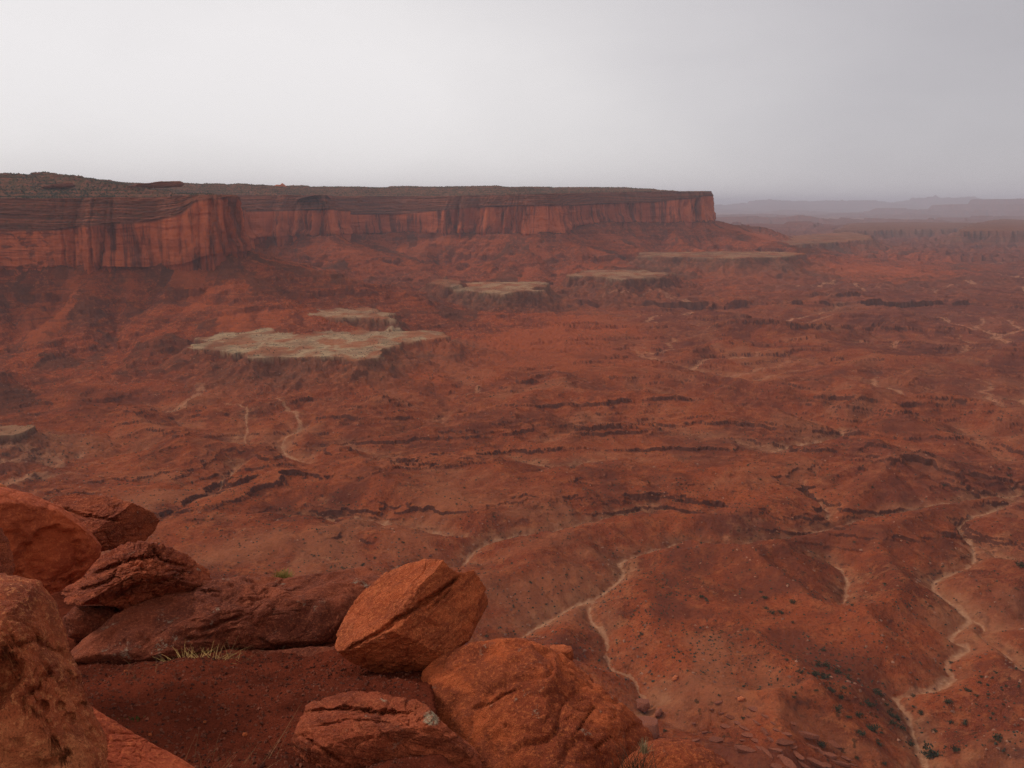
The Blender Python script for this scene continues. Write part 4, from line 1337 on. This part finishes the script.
def shrub_mesh(name, seed, n=150, mat=None):
    r = np.random.default_rng(seed)
    lob = r.normal(size=(6, 3)) * (0.28, 0.28, 0.16) + (0, 0, 0.42)
    V = []; Fc = []
    for i in range(n):
        c = lob[r.integers(6)] + r.normal(size=3) * (0.17, 0.17, 0.15)
        c[2] = max(c[2], 0.06)
        a = r.normal(size=3); a /= np.linalg.norm(a)
        b = np.cross(a, r.normal(size=3)); b /= np.linalg.norm(b)
        s_ = r.uniform(0.07, 0.15)
        k = len(V)
        V += [c - a * s_, c + b * s_ * 0.6, c + a * s_, c - b * s_ * 0.6]
        Fc.append((k, k + 1, k + 2, k + 3))
    # stems
    for i in range(6):
        e = lob[i] * 0.9; w = np.array([0.025, 0.0, 0]); k = len(V)
        V += [np.zeros(3) - w + (0, 0, -0.15), w + (0, 0, -0.15), e + w * 0.4, e - w * 0.4]
        Fc.append((k, k + 1, k + 2, k + 3))
    return mesh_np(name, np.array(V), np.array(Fc), mat or m_scrub, False)


SHRUBS = [shrub_mesh("desert_shrub", 40 + i) for i in range(5)]
Z8 = lambda x, y: (674 + x / 2.92, 505 + y / 2.92)
NEAR_SHRUBS = [(435, 425, 9), (425, 470, 12), (445, 472, 15), (412, 500, 17), (437, 505, 17), (477, 492, 16), (512, 508, 13), (368, 492, 12), (460, 545, 14), (487, 568, 11),
               (573, 585, 15), (482, 602, 15), (540, 618, 13), (510, 622, 10), (592, 552, 14), (605, 556, 10), (635, 615, 14), (545, 672, 16), (580, 660, 20), (570, 655, 14),
               (430, 702, 17), (755, 730, 26), (740, 738, 18), (800, 580, 15), (345, 287, 12), (265, 272, 11), (268, 305, 9), (285, 318, 12), (312, 318, 11), (1010, 182, 16),
               (948, 685, 16), (495, 538, 9), (640, 640, 13), (655, 628, 12), (665, 655, 10), (700, 560, 9), (860, 545, 10), (720, 610, 11), (850, 640, 12), (820, 720, 14),
               (690, 700, 12), (60, 745, 9), (80, 270, 9), (95, 280, 10), (200, 625, 8), (760, 660, 11), (600, 700, 12), (620, 585, 9), (415, 545, 8)]
SH_LABEL = "one of the dark green shrubs dotted on the red basin floor"
SH_GROUP = "shrubs dotted over the basin floor"
rs = np.random.default_rng(5)
spots = []
for (x, y, px) in NEAR_SHRUBS:
    u, v = Z8(x, y)
    p = hit(u, v)
    spots.append((p, 1.25 * px / 2.92 * math.hypot(p[0], p[1], p[2]) / F_PX))
# smaller ones where water gathers and on the rubble
tries = 0
while len(spots) < 290 and tries < 60000:
    tries += 1
    u = rs.uniform(100, 1020); v = rs.uniform(380, 766)
    if rs.random() > ((v - 330) / 430) ** 0.7: continue
    p = hit(u, v)
    fl = float(att_at('flow', np.array([p[0]]), np.array([p[1]]))[0])
    w = float(att_at('wash', np.array([p[0]]), np.array([p[1]]))[0])
    clump = float(p2(np.array([p[0] / 60]), np.array([p[1] / 60]))[0])
    if w > 0.2 or rs.random() > 0.04 + 0.10 * max(fl - 4, 0) + 0.9 * max(clump - 0.12, 0): continue
    spots.append((p, rs.uniform(0.9, 2.3) * (1 + 0.25 * (math.hypot(p[0], p[1]) > 800))))
for i, (p, d) in enumerate(spots):
    o = bpy.data.objects.new("desert_shrub", SHRUBS[i % 5])
    o.location = (p[0], p[1], p[2] - 0.05 * d)
    o.scale = (d * 0.95, d * 0.95, d * rs.uniform(0.7, 0.95))
    o.rotation_euler = (0, 0, rs.uniform(0, 6.28))
    o['label'] = SH_LABEL; o['category'] = "shrub"; o['group'] = SH_GROUP
    link(o)


def blob_field(name, x, y, z, size, mat, label, cat, seed, flat=0.7, faces=2):
    """very many small clumps in one mesh: each a few crossed leafy faces round a low dome"""
    r = np.random.default_rng(seed)
    n = len(x)
    base = np.array([(-.5, -.35, -.1), (.5, -.35, -.1), (.0, .55, -.1), (.05, 0, .62), (-.3, .3, .35), (.35, .2, .4)])
    fc = np.array([(0, 1, 3), (1, 5, 3), (1, 2, 5), (2, 4, 5), (5, 4, 3), (2, 0, 4), (0, 3, 4)])
    a = r.random(n) * 6.283
    ca, sa = np.cos(a)[:, None], np.sin(a)[:, None]
    B = base[None] * (1 + 0.5 * r.normal(size=(n, 6, 3)) * 0.5)
    V = np.stack([x[:, None] + (B[:, :, 0] * ca - B[:, :, 1] * sa) * size[:, None], y[:, None] + (B[:, :, 0] * sa + B[:, :, 1] * ca) * size[:, None],
                  z[:, None] + B[:, :, 2] * size[:, None] * flat], 2)
    F2 = fc[None] + (np.arange(n) * 6)[:, None, None]
    add(name, mesh_np(name, V.reshape(-1, 3), F2.reshape(-1, 3), mat, False), kind='stuff', label=label, cat=cat)


def scatter(n, R0, R1, seed, power=1.0):
    r = np.random.default_rng(seed)
    R = np.sqrt(r.random(n) * (R1 ** 2 - R0 ** 2) + R0 ** 2) if power == 1 else R0 * (R1 / R0) ** r.random(n)
    a = r.uniform(AZ[0] + 0.02, AZ[-1] - 0.02, n)
    return R * np.sin(a), R * np.cos(a), r


# low scrub over talus, benches and floor
x, y, r = scatter(420000, 420, 4300, 21, 0)
tal, bn, sk, top, fl, ws = (att_at(k, x, y) for k in ('talus', 'bench', 'skirt', 'mesatop', 'flow', 'wash'))
cl = fbm2(x / 130, y / 130, 3); cl2 = fbm2(x / 35 + 5, y / 35, 2)
p = (0.016 + 0.10 * np.clip(cl + 0.5 * cl2, 0, 1)) * (1 + sstep(1500, 700, np.hypot(x, y))) + 0.10 * tal * np.clip(0.2 + cl + cl2, 0, 1) + 0.08 * sk + 0.012 * bn + 0.03 * np.clip(fl - 5, 0, 4)
p = np.where(ws > 0.2, 0, p); p = np.where(top > 0.3, 0, p)
ok = (r.random(len(x)) < p) & ~((lat('d', x, y, 4000.0) < 4) & (top < 0.3))
x, y = x[ok], y[ok]
blob_field("desert_scrub", x, y, ground_zs(x, y), r.uniform(0.7, 2.3, len(x)) * (0.75 + 0.35 * sstep(500, 1500, np.hypot(x, y))), m_far_scrub,
           "sparse low scrub speckling the slopes and basin floor", "scrub", 1)
# the pinyon and juniper cover of the mesa top
x, y, r = scatter(900000, 1300, 6000, 22, 0)
di = -lat('d', x, y, 4000.0); sb_ = lat('sb', x, y, 50.0)
cl = fbm2(x / 110, y / 110, 3)
ok = (di > sb_ + 14) & (r.random(len(x)) < 0.30 + 0.5 * np.clip(cl, -0.4, 0.5)) & (di < 1100)
x, y, di, sb_ = x[ok], y[ok], di[ok], sb_[ok]
if len(x) > 60000:
    x, y, di, sb_ = x[:60000], y[:60000], di[:60000], sb_[:60000]
zz = np.where(di < sb_ + 40, lat('zr', x, y, 50.0) - 3, ground_zs(x, y))
blob_field("mesa_woodland", x, y, zz - 0.2, r.uniform(2.2, 5.0, len(x)), m_far_scrub, "dark pinyon and juniper cover along the mesa top", "woodland", 2, 0.85)
# rubble shed by the cliffs
m_rub, T_, b_ = material("rubble_stone", 0.95, 0.1)
T_.put(b_.inputs['Base Color'], T_.mix(T_.n('ShaderNodeNewGeometry').outputs['Random Per Island'], (0.12, 0.045, 0.032), (0.38, 0.17, 0.10)))
x, y, r = scatter(300000, 420, 3900, 23, 0)
tal, sk, st_ = att_at('talus', x, y), att_at('skirt', x, y), att_at('steep', x, y)
d_ = lat('d', x, y, 4000.0)
ok = (r.random(len(x)) < 0.09 * tal + 0.09 * sk + 0.03 * (st_ > 0.5) + 0.012) & (d_ > 4) & (att_at('mesatop', x, y) < 0.3)
x, y = x[ok], y[ok]
blob_field("talus_rubble", x, y, ground_zs(x, y), r.uniform(0.5, 1.6, len(x)) ** 1.8 * 1.15, m_rub, "fallen stones strewn over the taluses", "rubble", 3, 0.6)


# ------------------------------------------------------------------ broken slabs on the basin floor, lower right
m_slabstone = rock_material("slab_stone", (0.30, 0.088, 0.043), (0.20, 0.053, 0.029), (0.10, 0.028, 0.018), 0.0, (0, 0, 1), 0.8, 0.3, 0.4, 0.2)


def slab_mesh(seed, k=7):
    r = np.random.default_rng(seed)
    ang = np.sort(r.uniform(0, 6.283, k) * 0.5 + np.linspace(0, 6.283, k, endpoint=False) * 0.5 + np.linspace(0, 3.14, k) * 0)
    ang = np.linspace(0, 6.283, k, endpoint=False) + r.normal(0, 0.22, k)
    rad = r.uniform(0.7, 1.1, k)
    top = [(math.cos(a) * q * 1.0, math.sin(a) * q * 0.5, 0.11 + r.normal(0, 0.02)) for a, q in zip(ang, rad)]
    bot = [(a[0] * 0.94, a[1] * 0.92, -0.11) for a in top]
    bm = bmesh.new()
    tv = [bm.verts.new(p) for p in top]; bv = [bm.verts.new(p) for p in bot]
    bm.faces.new(tv); bm.faces.new(bv[::-1])
    for i in range(k):
        j = (i + 1) % k
        bm.faces.new((tv[i], bv[i], bv[j], tv[j]))
    bmesh.ops.bevel(bm, geom=bm.edges[:], offset=0.03, segments=1, affect='EDGES')
    bmesh.ops.recalc_face_normals(bm, faces=bm.faces[:])
    me = bpy.data.meshes.new("rock_slab"); bm.to_mesh(me); bm.free()
    me.materials.append(m_slabstone)
    return me


SLABS = [slab_mesh(70 + i) for i in range(9)]
# (zoom x, zoom y, length px, turn) read from the lower right of the photograph
SL = [(130, 580, 26, 10), (190, 565, 18, 0), (235, 600, 30, -25), (268, 620, 22, -35), (110, 600, 20, 15), (60, 640, 18, 30), (90, 665, 22, 20), (60, 690, 24, 10), (150, 650, 30, -20),
      (185, 640, 26, -30), (205, 655, 30, -35), (215, 675, 28, -20), (245, 640, 26, -45), (265, 665, 34, -50), (285, 690, 26, -35), (240, 690, 24, -25), (300, 660, 22, -30), (320, 697, 46, 4),
      (330, 672, 26, -25), (270, 725, 34, -40), (250, 715, 26, -50), (300, 720, 34, -20), (360, 735, 44, -45), (385, 675, 48, -18), (345, 710, 28, -10), (395, 705, 36, -35), (420, 720, 30, -30),
      (450, 735, 44, -28), (480, 755, 44, -15), (410, 755, 50, -20), (440, 762, 36, -12), (375, 760, 40, -40), (330, 755, 40, -35), (300, 765, 30, -10), (500, 742, 22, -20), (465, 700, 30, -25),
      (200, 690, 20, 0), (220, 620, 18, -20), (165, 622, 22, -10), (140, 610, 18, 5), (345, 640, 20, -15), (290, 640, 16, -30), (310, 735, 22, 20), (520, 760, 20, -10), (120, 690, 40, 10), (205, 720, 60, -8)]
for i, (zx, zy, ln, rot) in enumerate(SL):
    u, v = Z8(zx, zy)
    q = hit(u, v)
    L = ln / 2.92 / 2 * 1.3 * math.hypot(*q) / F_PX
    o = bpy.data.objects.new("flat_rock", SLABS[i % 9])
    o.location = (q[0], q[1], q[2] + 0.10 * L)
    o.scale = (L, L * rs.uniform(0.5, 0.95), L * rs.uniform(1.0, 1.6))
    o.rotation_euler = (math.radians(rs.uniform(-30, 34)), math.radians(rs.uniform(-12, 12)), math.radians(rot * 1.35))
    o['label'] = "one of the broken flat rock slabs heaped on the slope at lower right"
    o['category'] = "flat rock"; o['kind'] = 'thing'; o['group'] = "broken slabs heaped at the lower right"
    link(o)


def far_rock(label, outline, thick, mat, **kw):
    uc = sum(p[0] for p in outline) / len(outline); vb = max(p[1] for p in outline)
    q = hit(uc, vb - 1)
    kw.setdefault('sub', 5)
    return make_rock(kw.pop('name', "boulder"), label, outline, kw.pop('y', q[1]), thick, mat, **kw)


far_rock("blocky reddish outcrop beyond the dome boulder, upper block", [(636, 700), (641, 697), (649, 699), (650, 708), (645, 713), (637, 709)], 4, m_slabstone, seed=31, planes=[((0, 0.9, 0.4), 0.6)])
far_rock("blocky reddish outcrop beyond the dome boulder, larger lower block", [(637, 716), (648, 714), (657, 718), (660, 736), (652, 742), (640, 736)], 6, m_slabstone, seed=32, planes=[((0, 0.9, 0.4), 0.6)])
far_rock("small pointed stone right of the blocky outcrop", [(655, 712), (660, 708), (663, 712), (660, 717), (655, 717)], 2, m_slabstone, seed=33)
far_rock("lone tan stone on the smooth red slope", [(672, 678), (675, 675), (678, 676), (677, 680), (673, 681)], 1.2, m_pale, seed=34)
far_rock("flat tan stone above the heap of broken slabs", [(737, 698), (741, 696), (745, 698), (743, 701), (738, 701)], 1.2, m_pale, seed=35)
far_rock("pale double rock knob rising on the mesa top skyline", [(272, 189), (274, 186), (277, 184.5), (280, 185), (282, 183), (285, 185), (288, 189), (280, 190)], 14, m_pale, y=3300, name="rock_spire", cat="rock spire", seed=36, lumps=0.12, rough=0.03)
far_rock("long pale rock ledge below the left mesa skyline", [(124, 187), (140, 183.5), (150, 183), (160, 181.5), (181, 181), (184, 183.5), (182, 187), (150, 188)], 22, m_slabstone, y=1960, blocky=0.4, name="rock_ledge", cat="rock ledge", seed=37, sub=6, lumps=0.25, rough=0.06, axis=(0, 1, 0), groove=0.05, groove_f=9)
far_rock("low broken rock ledge on the far left mesa slope", [(40, 187), (50, 184.5), (60, 183.5), (73, 183), (75, 185.5), (68, 187.5), (48, 188)], 18, m_slabstone, y=1930, blocky=0.4, name="rock_ledge", cat="rock ledge", seed=38, sub=6, lumps=0.25, rough=0.06, axis=(0, 1, 0), groove=0.05, groove_f=6)


# ------------------------------------------------------------------ plants and stones on the rim
def on_soil(u, v):
    r = ray(u, v)
    k = -1.32 / (r[2] + 0.32 * r[1])
    return r * k


def blades(name, P, n, spread, length, width, lean, mat, label, cat, seed, up=1.0, curl=0.5, ell=(1, 1)):
    r = np.random.default_rng(seed)
    V = []; Fc = []
    for i in range(n):
        b = np.array([r.normal() * spread * ell[0], r.normal() * spread * ell[1], -0.01])
        a = r.uniform(0, 6.283)
        L = length * r.uniform(0.5, 1.15)
        d = np.array([math.cos(a), math.sin(a), 0]) * r.uniform(0.15, 1.0) + np.array(lean)
        d[2] = up * r.uniform(0.5, 1.1); d /= np.linalg.norm(d)
        side = np.cross(d, [0, 0, 1.0]); side /= np.linalg.norm(side) + 1e-9
        if abs(side[0]) < 0.4: side = np.array([1.0, 0, 0])
        w = width * r.uniform(0.6, 1.3)
        sag = np.array([d[0], d[1], -0.35]) * curl * r.uniform(0.1, 1.0)
        k = len(V)
        for j in range(5):
            t = j / 4
            c = b + d * L * t + sag * L * t * t
            V += [c - side * w * (1 - t * 0.8), c + side * w * (1 - t * 0.8)]
        for j in range(4):
            Fc.append((k + 2 * j, k + 2 * j + 1, k + 2 * j + 3, k + 2 * j + 2))
    return add(name, mesh_np(name, np.array(V), np.array(Fc), mat, True), label, cat, loc=P)


m_straw = leaf_material("dry_grass", (0.56, 0.35, 0.12), (0.36, 0.19, 0.065))
m_straw2 = leaf_material("pale_stalks", (0.34, 0.20, 0.09), (0.16, 0.075, 0.035))
m_green = leaf_material("green_leaves", (0.025, 0.060, 0.012), (0.045, 0.085, 0.020))
m_ygreen = leaf_material("yellow_green_leaves", (0.34, 0.25, 0.07), (0.22, 0.17, 0.05))
m_twig = leaf_material("dry_twigs", (0.040, 0.022, 0.015), (0.11, 0.062, 0.035))
m_seed = leaf_material("pale_seed_heads", (0.42, 0.31, 0.17), (0.30, 0.20, 0.10))

blades("grass_tuft", on_soil(202, 664), 260, 0.055, 0.14, 0.0015, (-0.3, 0, 0), m_straw, "flattened yellow dry grass tuft at the foot of the long slab", "grass tuft", 1, 0.22, 0.5, (1.5, 0.6))
blades("grass_tuft", on_soil(224, 662), 60, 0.05, 0.17, 0.0009, (0.35, 0, 0), m_straw2, "sparse upright dry grass stems beside the yellow tuft", "grass tuft", 2, 0.8, 0.35, (1.3, 0.6))
blades("grass_tuft", on_soil(136, 682), 30, 0.07, 0.10, 0.0008, (-0.2, 0, 0), m_straw2, "wispy dry stems in the bare soil beside the pitted block", "grass tuft", 3, 0.7, 0.8, (1.6, 0.7))
blades("grass_tuft", on_soil(222, 768), 40, 0.07, 0.12, 0.0009, (0.1, 0, 0), m_straw2, "thin dry stalks at the bottom edge, left of the layered slab", "grass tuft", 4, 1.1, 0.3, (1.3, 0.8))
blades("dry_stalk", on_soil(262, 762), 7, 0.04, 0.24, 0.0010, (0.25, 0, 0), m_straw2, "few long bent dry stalks standing in dark soil", "dry stalks", 5, 1.0, 0.3)
blades("green_plant", on_soil(127, 724), 150, 0.030, 0.035, 0.0030, (0, 0, 0), m_green, "small dark green plant at the base of the sloping rock", "plant", 6, 0.8, 0.3, (1.3, 0.7))
q = at_y(283, 579, 5.75)
blades("yellow_bush", q, 260, 0.030, 0.085, 0.0026, (0, 0, 0), m_ygreen, "small yellow green bush peeking over the long slab", "bush", 7, 1.2, 0.2)
q = at_y(634, 772, 2.95)
blades("dry_shrub", q, 170, 0.025, 0.15, 0.0011, (0, 0, 0), m_twig, "dark twiggy dry shrub between the two rounded rocks", "shrub", 8, 1.0, 0.1, (1.5, 1))
q = at_y(644, 750, 3.0)
blades("grass_tuft", q, 110, 0.008, 0.055, 0.0013, (0.15, 0, 0), m_seed, "pale feathery tuft above the dark dry shrub", "grass tuft", 9, 1.4, 0.15)

# gravel on the soil, and a few loose stones
r = np.random.default_rng(31)
gx_, gy_ = r.uniform(-2.6, 0.2, 22000), r.uniform(2.2, 5.4, 22000)
k_ = gy_ < rim_edge(gx_) - 0.22
gx_, gy_ = gx_[k_], gy_[k_]
gz_ = ground_plane(gx_, gy_) + 0.10 * fbm2(gx_ * 0.9, gy_ * 0.9, 3) + 0.030 * fbm2(gx_ * 5, gy_ * 5, 4, 0.6)
m_gravel, T_, b_ = material("gravel", 0.95, 0.1)
T_.put(b_.inputs['Base Color'], T_.mix(T_.n('ShaderNodeNewGeometry').outputs['Random Per Island'], (0.06, 0.018, 0.012), (0.24, 0.075, 0.042)))
blob_field("gravel", gx_, gy_, gz_, r.uniform(0.2, 1, len(gx_)) ** 4 * 0.018 + 0.003, m_gravel, "fine red gravel lying on the dark soil", "gravel", 9, 0.8)
for i, (u, v, px) in enumerate([(66 + 60, 672, 5), (175, 676, 4), (160, 700, 4), (232, 690, 5), (265, 708, 4), (150, 735, 5), (205, 722, 4), (245, 735, 6)]):
    q = on_soil(u, v)
    o = make_rock("pebble", "one of the small loose stones lying on the dark soil", [(u - px / 2, v), (u - px / 3, v - px / 2.4), (u + px / 4, v - px / 2.2), (u + px / 2, v - px / 8), (u + px / 3, v + px / 3), (u - px / 3, v + px / 3)],
                  float(q[1]), 0.006 + 0.002 * px / 4, m_tilted, "pebble", "loose stones on the soil", sub=3, seed=50 + i)
